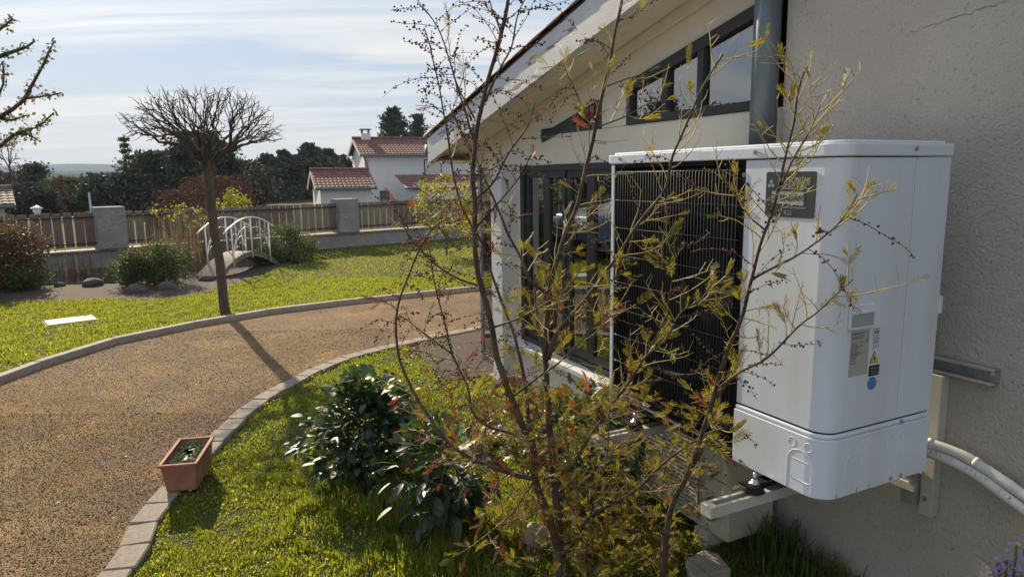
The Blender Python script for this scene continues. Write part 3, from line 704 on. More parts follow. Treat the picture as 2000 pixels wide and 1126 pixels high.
# inner chassis (dark), with a recess behind the grille
chs = MB(); chs.prism([(.02, .03), (PD - .02, .03), (PD - .02, PW - .03), (.02, PW - .03), (.02, 1.046), (.07, 1.046), (.07, .35), (.02, .35)], .004, .975); chs.build('chassis', M_black, pump)
pbuild(wrap(.3085, .342, .055, .012), .1995, .974, 'front_panel', M_white)
pbuild([(.3115, 0), (PD, 0), (PD, .012), (.3115, .012)], .1995, .974, 'side_panel', M_white)
pbuild([(0, 1.047), (.045, 1.047), (.045, 1.083), (PD, 1.083), (PD, PW), (.03, PW), (.0, PW - .03)], .002, .974, 'end_panel', M_white)
pbuild([(PD - .01, .013), (PD + .001, .013), (PD + .001, PW - .013), (PD - .01, PW - .013)], .01, .974, 'rear_panel', M_white)
# lid with folded rim
lidp = rr(-.006, PD + .006, -.006, PW + .004, .062, .035, .012, .012, 10)
lid = pbuild(lidp, .977, 1.012, 'lid', M_white, .004, seg=3)
pbuild(rr(.012, PD - .012, .012, PW - .014, .05, .03, .01, .01, 10), 1.0125, 1.021, 'lid_raised_top', M_white, .004, par=lid)
# base cover round the corner, its top edge rolled
bc = pbuild(wrap(PD - .004, .345, .058, .014, .006, 12), 0, .178, 'base_cover', M_white, .002)
rim = wrap(PD - .004, .345, .058, .010, .0025, 12)
pbuild(rim, .1785, .194, 'rolled_edge', M_white, .006, par=bc, seg=3)
# vertical crease lines beside the rounded corner
box('crease', M_white, .060, .0618, -.0012, .0, .205, .97, pump)
# black frame of the grille opening
fr = MB(); fr.box(.004, .05, .343, .358, .03, .974); fr.box(.004, .05, 1.032, 1.046, .03, .974); fr.box(.004, .05, .358, 1.032, .962, .974)
fr.build('grille_frame', M_black, pump)
sill = MB(); sill.prism([(-.004, .004), (.05, .004), (.05, .046), (.01, .046), (-.004, .03)], .3465, 1.045, 'y'); sill.build('bottom_rail', M_black, pump, .003)
box('rail_trim', M_galv, -.0062, -.0045, .36, 1.03, .0285, .0305, pump)
# fan behind the grille
fan = MB(); FC = Vector((.055, .69, .50))
ring = []
fv = []; ff = []
nR = 48
for i in range(nR):
    t = 2 * math.pi * i / nR
    for (r, x) in ((.285, .062), (.295, .030), (.315, .024), (.335, .034), (.345, .068)): fv.append((x, FC.y + r * math.cos(t), FC.z + r * math.sin(t)))
for i in range(nR):
    for k in range(4): ff.append((i * 5 + k, i * 5 + k + 1, ((i + 1) % nR) * 5 + k + 1, ((i + 1) % nR) * 5 + k))
M_ring = mat('grey_black_plastic', (.010, .011, .012), .7, spec=.12)
MB().add(fv, ff, True).build('fan_ring', M_ring, pump)
fanp = MB().prism([(FC.y + .07 * math.cos(2 * math.pi * k / 24), FC.z + .07 * math.sin(2 * math.pi * k / 24)) for k in range(24)], .034, .068, 'x').build('fan_hub', M_ring, pump, .004)
for b in range(3):
    V = []; F = []
    for i in range(9):
        for j in range(5):
            t = rad(b * 120 + i * 10 + j * 5); r = .07 + .2 * j / 4
            V.append((.058 - .020 * i / 8, FC.y + r * math.cos(t), FC.z + r * math.sin(t)))
    for i in range(8):
        for j in range(4): F.append((i * 5 + j, i * 5 + j + 1, i * 5 + j + 6, i * 5 + j + 5))
    MB().add(V, F, True).build('fan_blade', M_black, fanp)
# wire grille: close vertical wires bent over at the top, paired horizontal wires
gw = MB(); ys = np.arange(.372, 1.024, .0160)
for y in ys:
    gw.tube([(.012, y, .052), (-.004, y, .056), (-.004, y, .944), (.004, y, .952), (.022, y, .953)], .0012, 4, False)
gw.build('grille_vertical_wires', M_wire, pump, kind='stuff')
M_cross = mat('grey_cross_wire', (.07, .08, .085), .5)
for z in np.linspace(.07, .945, 9):
    MB().tube([(-.0025, .36, z), (-.0025, 1.03, z)], .0016, 5).build('grille_cross_wire', M_cross, pump)
# screws
def screw(b, a, z, axis):
    mb = MB(); r = .0068
    prof = [(r * math.cos(2 * math.pi * k / 12), r * math.sin(2 * math.pi * k / 12)) for k in range(12)]
    if axis == 'x': mb.prism([(a + p, z + q) for p, q in prof], b - .004, b + .001, 'x')
    else: mb.prism([(b + p, z + q) for p, q in prof], a - .004, a + .001, 'y')
    if axis == 'x': mb.prism([(a + p * .45, z + q * .45) for p, q in prof], b - .0055, b - .0041, 'x')
    else: mb.prism([(b + p * .45, z + q * .45) for p, q in prof], a - .0055, a - .0041, 'y')
    mb.build('screw', M_bolt, pump)
for b, a, z in ((.004, .350, .93), (0, .334, .825), (.004, .352, .060), (-.006, .305, .012), (-.006, .30, .997), (.004, 1.038, .93), (-.006, 1.0, .997)): screw(b, a, z, 'x')
for b, a, z in ((.292, -.006, .998), (.329, -.0025, .187), (.294, -.006, .014), (.340, -.006, .014)): screw(b, a, z, 'y')
# knock-outs pressed into the base cover
def outline(name, pts, r, par, mt=M_white): MB().tube(pts, r, 5, False).build(name, mt, par)
def arch(a0, a1, z0, z1, x):
    c = (a0 + a1) / 2; r = abs(a1 - a0) / 2; p = [(x, a0, z0), (x, a0, z1 - r)]
    p += [(x, c + (a0 - c) * math.cos(math.pi * k / 14), z1 - r + r * math.sin(math.pi * k / 14)) for k in range(1, 14)]
    return p + [(x, a1, z1 - r), (x, a1, z0)]
outline('knockout_arch', arch(.122, .032, .004, .132, -.0062), .0011, bc)
outline('knockout_arch', [(-.0062, .108, .10), (-.0062, .044, .10)], .0009, bc)
outline('knockout_arch', [(-.0062, .110, .045), (-.0062, .105, .038), (-.0062, .04, .038), (-.0062, .034, .046)], .0009, bc)
for a in (.108, .050): outline('knockout_ring', [(-.0062, a + .0135 * math.cos(2 * math.pi * k / 18), .148 + .0135 * math.sin(2 * math.pi * k / 18)) for k in range(19)], .0009, bc)
sw = lambda pts: [(a, x, z) for x, a, z in pts]
outline('knockout_arch', sw(arch(.085, .145, .004, .125, -.0062)), .0008, bc)
for a in (.125, .160): outline('knockout_ring', [(a + .0125 * math.cos(2 * math.pi * k / 18), -.0062, .148 + .0125 * math.sin(2 * math.pi * k / 18)) for k in range(19)], .0007, bc)
for a in (.268, .315): outline('knockout_slot', sw(arch(a, a + .03, .03, .155, -.0062)), .0007, bc)
for a in (.0, .088, .142): box('knockout_slit', M_ink, a + .055 - .0008, a + .055 + .0008, -.0066, -.006, .002, .018, bc)
# carrying handle on the side
hb = .116
hf = MB(); o_ = rr(.062, .170, .495, .568, .01, .01, .01, .01, 5); 
def yprism(poly, y0, y1): return MB().prism(poly, y0, y1, 'y')
hd = yprism(o_, -.008, .0).build('handle', M_white, pump, .003)
yprism(rr(.070, .162, .500, .541, .007, .007, .007, .007, 4), -.0086, -.0081).build('handle_recess', mat('recess_shade_grey', (.36, .375, .40), .6), hd)  # flat plate; the shade of a hollow grip is put into its grey
yprism(rr(.071, .162, .543, .551, .003, .003, .003, .003, 3), -.0125, -.0081).build('handle_lip', M_white, hd, .0015)
yprism(rr(.066, .166, .5005, .5045, .001, .001, .001, .001, 2), -.0118, -.0081).build('handle_lip', M_white, hd, .001)
hd2 = MB().prism(rr(PD + .0, PD + .016, .49, .575, .0, .0, .008, .008, 4), .008, .022, 'y').build('rear_handle', M_white, pump, .003)
MB().prism(rr(PD - .004, PD + .010, .505, .56, .004, .004, .004, .004, 4), -.006, .006, 'y').build('rear_handle_grip', M_white, hd2, .002)
# ---- writing: helper turning text into meshes
def text(s, size, M, mt, par, name='lettering', align='CENTER', shear=0, bold=0, space=1.0):
    cu = bpy.data.curves.new('t', 'FONT'); cu.body = s; cu.size = size; cu.align_x = align; cu.align_y = 'CENTER'; cu.extrude = .00015; cu.shear = shear; cu.offset = bold; cu.space_character = space; cu.resolution_u = 3
    to = bpy.data.objects.new('t', cu); col.objects.link(to)
    dg = bpy.context.evaluated_depsgraph_get(); me = bpy.data.meshes.new_from_object(to.evaluated_get(dg)); bpy.data.objects.remove(to); bpy.data.curves.remove(cu)
    me.materials.clear(); me.materials.append(mt); me.name = name
    o = link(name, me, par); o.matrix_local = M; return o
def Mfront(a, z, b): return Matrix(((0, 0, -1, b), (-1, 0, 0, a), (0, 1, 0, z), (0, 0, 0, 1)))
def Mside(b, z, a): return Matrix(((1, 0, 0, b), (0, 0, -1, a), (0, 1, 0, z), (0, 0, 0, 1)))
M_badge = mat('dark_green_grey_badge', (.055, .065, .065), .3, spec=.5)
M_silver = mat('silver_print', (.42, .44, .44), .35, metal=.3)
bd = MB().prism(rr(.078, .256, .808, .938, .006, .006, .006, .006, 4), -.0022, -.0002, 'x').build('badge', M_badge, pump)
text('MITSUBISHI', .022, Mfront(.153, .916 - .003, -.0026), M_silver, bd, bold=.0004, space=1.02)
text('ELECTRIC', .022, Mfront(.147, .895, -.0026), M_silver, bd, bold=.0004, space=1.02)
for (da, dz) in ((0, .0075), (.0065, -.004), (-.0065, -.004)):
    c = (.236 + da, .902 + dz); k = .0065
    MB().prism([(c[0], c[1] + k * 1.0), (c[0] - k, c[1]), (c[0], c[1] - k * 1.0), (c[0] + k, c[1])], -.0028, -.0023, 'x').build('diamond_logo', M_silver, bd)
MB().prism([(.116, .880), (.232, .882), (.230, .847), (.116, .842)], -.0028, -.0023, 'x').build('name_plate', M_silver, bd)
text('ZUBADAN', .0235, Mfront(.174, .8625, -.0031), M_badge, bd, bold=.0007)
text('New Generation', .0125, Mfront(.150, .8365, -.0026), M_silver, bd, shear=.3)
text('R32', .018, Mfront(.170, .8195, -.0026), M_silver, bd)
# rating labels on the side
M_label = mat('grey_rating_label', (.42, .41, .37), .5)
lb = MB().prism([(.079, .360), (.158, .360), (.158, .492), (.081, .492)], -.0013, -.0004, 'y').build('rating_label', M_label, pump)
M_prt = mat('dark_label_print', (.07, .07, .07), .6)
text('MITSUBISHI ELECTRIC', .0058, Mside(.109, .4835, -.0016), M_prt, lb)
text('HEAT PUMP OUTDOOR UNIT', .0042, Mside(.107, .4755, -.0016), M_prt, lb)
text('MODEL PUZ-SHWM140', .0042, Mside(.107, .4705, -.0016), M_prt, lb)
text('IP24', .0050, Mside(.148, .462, -.0016), M_prt, lb)
rows = [('SERVICE REF', .452), ('POWER  400V 3N~ 50Hz', .4465), ('COOLING  kW', .441), ('HEATING  kW', .4355), ('MAX CURRENT  A', .430), ('REFRIGERANT R32  kg', .4235), ('PRESSURE MPa', .418), ('WEIGHT kg', .4125), ('SERIAL No.', .406), ('MADE IN UK', .398)]
for s_, z in rows: text(s_, .0046, Mside(.083, z, -.0016), M_prt, lb, align='LEFT')
for z in (.4575, .4265): box('label_rule', M_prt, .083, .155, -.0018, -.0014, z, z + .0007, lb)
r32 = MB().prism([(.172, .428), (.204, .428), (.203, .493), (.170, .493)], -.0013, -.0004, 'y').build('refrigerant_label', mat('white_label', (.66, .67, .68), .5), pump)
text('R32', .0135, Mside(.1868, .480, -.0016), M_prt, r32, bold=.0005)
for z0, z1 in ((.4885, .4905), (.4700, .4709)): box('label_rule', M_prt, .173, .201, -.0018, -.0014, z0, z1, r32)
for k in range(5): text('read the manual', .0038, Mside(.1868, .466 - .0045 * k, -.0016), M_prt, r32)
for b in (.175, .189):
    MB().tube([(b, -.0016, .433), (b + .010, -.0016, .433), (b + .010, -.0016, .4415), (b, -.0016, .4415), (b, -.0016, .433)], .0005, 4, False).build('pictogram', M_prt, r32)
M_yell = mat('warning_yellow', (.72, .55, .05), .5); M_blue = mat('blue_sticker', (.06, .22, .50), .45); M_navy = mat('black_sticker', (.012, .016, .03), .4)
tri = MB().prism([(.1655, .389), (.2035, .389), (.1845, .4245)], -.0013, -.0004, 'y').build('warning_triangle', M_prt, pump)
MB().prism([(.1695, .3915), (.1995, .3915), (.1845, .4195)], -.0019, -.0014, 'y').build('warning_face', M_yell, tri)
MB().prism([(.1845, .413), (.1885, .404), (.1890, .399), (.1845, .3955), (.1800, .399), (.1815, .404)], -.0024, -.002, 'y').build('flame_symbol', M_prt, tri)
dk = MB().prism([(.1655, .350), (.2095, .350), (.2115, .3815), (.1665, .3815)], -.0013, -.0004, 'y').build('dark_sticker', M_navy, pump)
text('MITSUBISHI', .0062, Mside(.191, .3725, -.0017), M_silver, dk)
for k in range(3): text('authorised service', .0040, Mside(.189, .3655 - .005 * k, -.0017), M_silver, dk)
MB().prism([(.1835 + .0195 * math.cos(2 * math.pi * k / 32), .3275 + .0195 * math.sin(2 * math.pi * k / 32)) for k in range(32)], -.0013, -.0004, 'y').build('blue_round_sticker', M_blue, pump)
rs = [c for c in pump.children if c.name.startswith('blue_round')][0]
M_lb = mat('pale_blue_print', (.22, .42, .68), .5)
for k, s_ in enumerate(('CONTROLE', 'ETANCHEITE', 'OK')): text(s_, .0055, Mside(.1835, .336 - .008 * k, -.0017), M_lb, rs)
# ================================================================== WALL BRACKET
br = empty('wall_bracket', W(.676, 0, 0), TH, 'steel wall bracket with arms and rubber feet carrying the white heat pump', 'bracket')
def bbox(name, mt, x0, x1, y0, y1, z0, z1, bevel=.002, par=None): return box(name, mt, x0 - .676, x1 - .676, y0, y1, z0, z1, par or br, bevel)
def channel(a0, a1, z, par):
    mb = MB(); x = .674 - .676
    mb.prism([(x, z - .026), (x - .035, z - .026), (x - .035, z - .018), (x - .032, z - .018), (x - .032, z - .0225), (x - .003, z - .0225), (x - .003, z + .0225), (x - .032, z + .0225), (x - .032, z + .018), (x - .035, z + .018), (x - .035, z + .026), (x, z + .026)], a0, a1, 'y')
    return mb.build('wall_rail', M_galv, par, label='galvanised U-shaped wall rail')
rl = channel(-.085, 1.02, .962, br)
bo = MB().prism([(-.058 + .017 * math.cos(2 * math.pi * k / 16), .964 + .017 * math.sin(2 * math.pi * k / 16)) for k in range(16)], -.010, -.0051, 'x').build('bolt', M_bolt, br)
MB().prism([(-.058 + .010 * math.cos(2 * math.pi * k / 6), .964 + .010 * math.sin(2 * math.pi * k / 6)) for k in range(6)], -.020, -.0101, 'x').build('nut', M_bolt, bo)
for ya in (.065, .835):
    bbox('upright', M_arm, .632, .6385, ya, ya + .042, .43, .93)
    bbox('upright_flange', M_arm, .6386, .673, ya, ya + .004, .43, .93)
    # arm: inverted U with a slot
    y0 = ya + .115 if ya < .5 else ya - .04
    am = MB(); x0, x1 = -.245 - .676, .63 - .676; t = .003; h0, h1 = .588, .622
    am.box(x0, x1, y0, y0 + t, h0, h1 - t); am.box(x0, x1, y0 + .045 - t, y0 + .045, h0, h1 - t)
    am.box(x0, x1, y0, y0 + .011, h1 - t, h1); am.box(x0, x1, y0 + .034, y0 + .045, h1 - t, h1)
    am.box(x0, x0 + .03, y0 + .011, y0 + .034, h1 - t, h1); am.box(x0 + .19, x1, y0 + .011, y0 + .034, h1 - t, h1)
    am.box(x0, x0 + t, y0 + t, y0 + .045 - t, h0, h1 - t)
    a_ = am.build('arm', M_arm, br)
    # rubber foot, plate, stud and nut
    cx_ = -.05 - .676; cy_ = y0 + .0225
    ft = MB().lathe([(.030, h1), (.033, h1 + .004), (.026, h1 + .012), (.033, h1 + .020), (.030, h1 + .024)], (cx_, cy_, 0), 20).build('rubber_foot', M_rubber, br)
    MB().box(cx_ - .038, cx_ + .2, cy_ - .03, cy_ + .03, h1 + .0245, h1 + .028).build('foot_plate', M_black, ft)
    MB().box(cx_ - .0, cx_ + .2, cy_ - .03, cy_ - .026, h1 + .0281, h1 + .040).build('foot_lip', M_black, ft)
    st = MB().tube([(cx_, cy_, h1 + .028), (cx_, cy_, h1 + .062)], .005, 8).build('stud', M_bolt, br)
    MB().lathe([(.017, h1 + .0282), (.017, h1 + .031), (.0095, h1 + .0311), (.0095, h1 + .040)], (cx_, cy_, 0), 6 * 2).build('nut', M_bolt, st)
mb = MB(); mb.prism([(.60, .445), (.632, .445), (.632, .52), (.60, .52)], .05, .062, 'y')
bbox('cross_rail', M_arm, .596, .606, .107, .84, .512, .542)
bbox('end_block', M_galv, .607, .674, .112, .16, .46, .57)
for z in (.66, .492):
    MB().prism([(.086 + .008 * math.cos(2 * math.pi * k / 6), z + .008 * math.sin(2 * math.pi * k / 6)) for k in range(6)], .625 - .676, .6318 - .676, 'x').build('bolt', M_bolt, br)
# ================================================================== INSULATED PIPES
pipe = empty('insulated_pipes', W(.60, .06, .69), TH, 'pair of white insulated refrigerant pipes sagging from the heat pump along the wall', 'pipes')
O = Vector((.60, .06, .69))
def pl(pts): return [tuple(Vector(p) - O) for p in pts]
p1 = [(.54, .16, .715), (.575, .06, .712), (.598, -.03, .703), (.61, -.10, .680), (.615, -.17, .653), (.62, -.25, .622), (.62, -.36, .585), (.62, -.6, .52)]
p2 = [(.54, .16, .690), (.57, .06, .683), (.59, -.03, .670), (.60, -.10, .648), (.603, -.17, .619), (.608, -.25, .586), (.61, -.36, .548), (.61, -.6, .48)]
q1 = [tuple(p) for p in spline(p1, .015)]; q2 = [tuple(p) for p in spline(p2, .015)]
t1 = MB().tube(pl(q1), [.0165 + .0006 * math.sin(i * .9) for i in range(len(q1))], 12).build('upper_pipe', M_insul, pipe)
t2 = MB().tube(pl(q2), [.0165 + .0006 * math.sin(i * .7) for i in range(len(q2))], 12).build('lower_pipe', M_insul, pipe)
# stamped print along the lower pipe
s_ = 'TUBOLIT  SPLIT  3/8  EN 14114  AF/2  '
for k, i in enumerate(range(6, min(len(q2) - 2, 6 + len(s_)))):
    chh = s_[k]
    if chh == ' ': continue
    P_ = Vector(q2[i]); T = (Vector(q2[i + 1]) - Vector(q2[i - 1])).normalized(); nrm = Vector((-.80, -.1, .59)); nrm = (nrm - T * nrm.dot(T)).normalized(); up = nrm.cross(T)
    Mx = Matrix.Identity(4); pos = P_ - O + nrm * .0173
    for r_ in range(3): Mx[r_][0], Mx[r_][1], Mx[r_][2], Mx[r_][3] = T[r_], up[r_], nrm[r_], pos[r_]
    text(chh, .014, Mx, mat('faded_pipe_print', (.25, .24, .22), .7) if k == 0 else bpy.data.materials['faded_pipe_print'], t2)
for f_ in (7, 16):
    P_ = Vector(q1[f_]) - O; P2 = Vector(q1[f_ + 1]) - O
    MB().tube([P_, P2], .0185, 12).build('tape_band', M_whitep, pipe)
box('wall_duct', M_pvc, .04, .075, -.36, -.2905, -.25, -.105, pipe, .003, label='cream duct piece at the right edge')
# ================================================================== OLD OUTDOOR UNIT UNDER THE PUMP
old = empty('old_outdoor_unit', W(.36, .72, 0), TH, 'small beige air conditioning unit with slatted grille standing under the heat pump', 'air conditioner')
M_old = mat('beige_plastic', (.50, .47, .38), .5, c2=(.44, .41, .33), scale=5)
box('casing', M_old, 0, .26, 0, .80, .08, .56, old, .008)
box('top_cover', M_old, -.008, .268, -.008, .808, .5605, .585, old, .006)
for k in range(22):
    z = .12 + k * .019; box('slat', M_old, -.014, -.002, .18, .77, z, z + .0095, old)
box('grille_shadow_gap', M_black, -.0018, -.0005, .18, .77, .115, .535, old)
for y in (.175, .42, .77): box('grille_bar', M_old, -.0165, -.0142, y - .006, y + .006, .11, .54, old)
box('seam', M_black, -.0008, -.0002, .02, .17, .33, .333, old)
for y in (.1, .62): box('foot', M_old, -.02, .28, y, y + .08, 0, .08, old, .003)
# ================================================================== VEGETATION: far trees
def pix(P):
    q = Vector(P) - CAM; f = q.dot(cF)
    return (1000 + FPX * q.dot(cR) / f, 563 - FPX * q.dot(cU) / f)
def crown_pts(n, kind, rx, ry, h, z0):
    u = nr.rand(n); t = nr.uniform(0, 2 * np.pi, n); rr_ = nr.rand(n) ** .45
    if kind == 'cone': prof = (1 - u) ** .85 * .95 + .05; z = z0 + h * u
    elif kind == 'layer': u = np.floor(u * 6) / 6 + .04 * nr.rand(n); prof = np.clip(1.1 - u * .75, .1, 1); z = z0 + h * u
    else:
        u = nr.rand(n); prof = np.sqrt(np.clip(1 - (2 * u - 1) ** 2, 0, 1)); z = z0 + h * u
    return np.stack([rx * prof * rr_ * np.cos(t), ry * prof * rr_ * np.sin(t), z], 1)
def leafy_tree(name, label, px, ytop, Y, wpx, kind, mt, nclump, nleaf, ls, z0f=.25, cat='tree', group=None, bark=None, clump=.12, bare=False):
    top = atY(px, ytop, Y); H_ = top.z; R_ = wpx / 2 * Y / FPX
    root = empty(name, (top.x, Y, 0), 0, label, cat, group)
    C_ = crown_pts(nclump, kind, R_, R_, H_ * (1 - z0f), H_ * z0f)
    C_[0] = (0, 0, H_ * .985)
    if kind == 'cone':
        nl = max(9, int(H_ * 3.2)); Pl = []; tr = MB(); tr.tube([(0, 0, 0), (0, 0, H_ * .5), (0, 0, H_ * .98)], [H_ * .02, H_ * .012, .02], 6)
        for i_ in range(nl):
            z = H_ * (.06 + .92 * (i_ / nl) ** .92); ln = R_ * (1.05 - i_ / nl) ** .8 * rnd.uniform(.72, 1.15)
            for b_ in range(rnd.choice((5, 6, 7))):
                an = rnd.uniform(0, 2 * math.pi); l_ = ln * rnd.uniform(.55, 1.15); up = rnd.uniform(.0, .35)
                e = (l_ * math.cos(an), l_ * math.sin(an), z + l_ * up)
                tr.tube([(0, 0, z), (e[0] * .5, e[1] * .5, z + l_ * .02), e], [.03, .02, .008], 3, False)
                k_ = max(3, int(nleaf / (nl * 6))); t_ = nr.rand(k_) ** .7
                q = np.stack([e[0] * t_, e[1] * t_, z + l_ * (up * t_ ** 2 - .06 * t_)], 1) + nr.normal(size=(k_, 3)) * (.05 + .10 * l_) * np.array([1, 1, .45]); Pl.append(q)
        tr.build('trunk', bark or M_bark, root); P = np.concatenate(Pl); P[:, 2] = np.clip(P[:, 2], .05, H_ * 1.01)
        V, F = scatter(P, ls * .8 * nr.uniform(.5, 1.3, len(P)), LEAF_V, LEAF_F); link('crown', np_mesh('crown', V, F, mt), root); return root
    tr = MB(); rt = max(.05, H_ * .022); tt = H_ * (z0f + (.55 if kind != 'cone' else .7) * (1 - z0f))
    tip_tree((0, 0, 0), C_[: min(nclump, 90)], r_tip=rt * .12, frac=.4, rmax=rt, jit=.06).build('trunk', bark or M_bark, root)
    if nleaf:
        idx = nr.randint(0, nclump, nleaf); cs = R_ * clump * (1 + .6 * nr.rand(nclump))
        off = nr.normal(size=(nleaf, 3)) * cs[idx][:, None] * np.array([1, 1, .6 if kind != 'layer' else .25])
        P = C_[idx] + off; P[:, 2] = np.clip(P[:, 2], .05, H_)
        V, F = scatter(P, ls * nr.uniform(.6, 1.4, nleaf), LEAF_V, LEAF_F)
        link('crown', np_mesh('crown', V, F, mt), root)
    return root
T = leafy_tree
GR = 'trees beyond the garden fence'
T('conifer_tree', 'dark pointed conifer rising above the white house roof, left of the two', 768, 206, 62, 150, 'cone', M_con, 130, 11000, .32, .1, group=GR)
T('conifer_tree', 'narrower dark conifer above the white house roof, right of the two beside the gable', 814, 218, 60, 110, 'cone', M_con, 110, 8000, .30, .1, group=GR)
for i, (px, yt, Y, wp, lb) in enumerate(((640, 288, 58, 58, 'dark conifer just left of the white house gable'), (606, 276, 55, 60, 'tallest dark conifer left of the white house'), (575, 300, 60, 46, 'small dark conifer second left of the annexe ridge'),
        (556, 290, 54, 50, 'dark conifer above the left end of the annexe roof'), (522, 298, 52, 60, 'dark conifer right of the bare umbrella tree crown'), (486, 312, 50, 66, 'dark broad conifer behind the right of the bare umbrella tree'), (668, 300, 62, 40, 'dark conifer partly hidden by the gable of the white house'))):
    T('conifer_tree', lb, px, yt, Y, wp * 2.0, 'cone', M_con, 130, 10000, .34, .05, group=GR, clump=.16)
T('pine_tree', 'large dark pine directly behind the bare umbrella tree', 395, 262, 34, 130, 'round', M_con, 120, 12000, .19, .12, group=GR)
T('pine_tree', 'dark spreading pine left of the bare umbrella tree trunk', 318, 300, 36, 140, 'round', M_con, 120, 11000, .19, .10, group=GR)
T('dark_tree', 'dark low tree under the tall open tree beyond the fence', 232, 342, 33, 150, 'round', M_con, 110, 10000, .18, .05, group=GR)
T('dark_tree', 'dark mass of tree between the pine and the annexe', 448, 318, 38, 150, 'round', M_con, 130, 12000, .20, .05, group=GR)
T('open_conifer', 'tall thin see-through conifer against the hazy hills', 240, 258, 34, 76, 'cone', M_con2, 90, 2300, .16, .28, group=GR, clump=.10)
T('olive_tree', 'pale olive green tree in front of the hills beyond the fence', 128, 350, 36, 76, 'round', M_con2, 90, 6000, .17, .05, group=GR)
T('olive_tree', 'mid green rounded tree beside the thin pale pole', 160, 356, 40, 60, 'round', M_con2, 80, 5000, .17, .05, group=GR)
T('cedar_tree', 'small cedar with flat layered branches at the left against the hills', 64, 318, 42, 64, 'layer', M_con, 80, 2600, .20, .35, group=GR, clump=.16)
T('dark_tree', 'dark low tree behind the brown roofed hut', 60, 362, 34, 110, 'round', M_con, 100, 8500, .18, .05, group=GR)
T('dark_tree', 'dark tree low at the far left edge behind the hut', -30, 340, 40, 130, 'round', M_con, 100, 8000, .2, .05, group=GR)
T('bare_tree', 'thin leafless tree at the far left edge beyond the hut', 12, 262, 38, 66, 'round', M_purp, 90, 500, .10, .3, group=GR, clump=.1)
T('bare_tree', 'pale leafless tree rising among the olive trees', 115, 342, 30, 34, 'round', M_purp, 70, 300, .08, .2, group=GR, clump=.1)
T('reddish_tree', 'reddish brown twiggy tree just behind the fence at the umbrella tree', 425, 345, 21, 150, 'round', M_purp, 130, 6500, .06, .18, group=GR, clump=.14)
T('reddish_tree', 'reddish twiggy bush rising above the fence left of the bare umbrella tree', 340, 372, 19, 100, 'round', M_purp, 110, 4000, .055, .15, group=GR, clump=.14)
# far wooded belt closing the view beyond the trees
def belt(name, Y, x0, x1, h, n, ls, mt):
    X = nr.uniform(x0, x1, n); hh = np.array([h * (.65 + .5 * pnoise((x * .06 + Y, 3.3, 0)) + .3 * pnoise((x * .3, Y, 1))) for x in X])
    P = np.stack([X, Y + nr.uniform(-5, 5, n), hh * nr.rand(n) ** .6], 1); P[:, 2] = np.clip(P[:, 2], .1, None)
    V, F = scatter(P, ls * nr.uniform(.6, 1.4, n), LEAF_V, LEAF_F)
    tag(link(name, np_mesh(name, V, F, mt), None), 'distant belt of trees closing the view below the hills', 'wood', None, 'stuff')
belt('distant_wood', 95, -95, 60, 1.7, 26000, .8, M_con2)
belt('distant_wood', 190, -200, 90, 2.4, 22000, 1.5, M_con2)
# ================================================================== SHRUBS IN THE GARDEN
def shrub(name, label, c, r, n, ls, mt, nst=40, cat='shrub', low=.05, clump=.16, group=None, stem=None, ncl=70):
    root = empty(name, (c[0], c[1], 0), 0, label, cat, group)
    C_ = crown_pts(ncl, 'round', r[0], r[1], r[2] - low, low)
    tip_tree((0, 0, 0), C_[:nst], r_tip=.004, frac=.35, jit=.1).build('stems', stem or M_bark, root)
    idx = nr.randint(0, ncl, n); P = C_[idx] + nr.normal(size=(n, 3)) * min(r) * clump
    P[:, 2] = np.abs(P[:, 2]) + .01
    V, F = scatter(P, ls * nr.uniform(.6, 1.4, n), LEAF_V, LEAF_F); link('foliage', np_mesh('foliage', V, F, mt), root)
    return root
rb = gnd(30, 560)
shrub('dark_red_shrub', 'dark reddish green shrub at the left edge of the lawn', (rb.x - .15, rb.y, 0), (.82, .6, .86), 7500, .045, M_shrubr)
shrub('low_light_shrub', 'low pale leaved plant at the foot of the dark reddish shrub', (gnd(75, 560).x, gnd(75, 560).y - .3, 0), (.35, .3, .3), 1500, .04, M_shrub)
b1 = gnd(290, 560)
shrub('juniper_bush', 'rounded grey green bush in the bed left of the bridge', (b1.x + .05, b1.y + .3, 0), (.50, .45, .58), 6500, .035, M_shrub)
shrub('juniper_bush', 'smaller sprawling bush at the left front of the rounded grey green bush', (b1.x - .28, b1.y + .1, 0), (.30, .3, .45), 3000, .035, M_shrub)
b2 = gnd(548, 516)
shrub('box_bush', 'dense green bush right of the white bridge', (b2.x, b2.y + .4, 0), (.55, .5, .60), 8000, .035, M_shrub)
yv = gnd(452, 480); Yv = 15.2; tp = atY(450, 372, Yv)
shrub('spring_shrub', 'bright yellow green shrub above the bridge handrail by the fence', (tp.x, Yv, 0), (.42, .3, tp.z), 1100, .055, M_yel, low=.55, clump=.13, ncl=46)
y2 = atY(868, 345, 14.2)
shrub('yellow_bush', 'airy yellow green bush in front of the fence left of the veranda post', (y2.x, 14.2, 0), (.72, .5, y2.z), 2100, .055, M_yel, low=.45, clump=.13)
y3 = atY(935, 425, 15.4)
shrub('forsythia', 'golden yellow flowering bush right beside the veranda post', (y3.x, 15.4, 0), (.38, .3, y3.z), 1800, .05, M_yelf, low=.3)
shrub('climbing_plant', 'thin plant with sparse yellow leaves climbing the fence left of the umbrella tree', (atY(345, 430, 13.4).x, 13.4, 0), (.62, .2, 1.15), 420, .05, M_yel, low=.5)
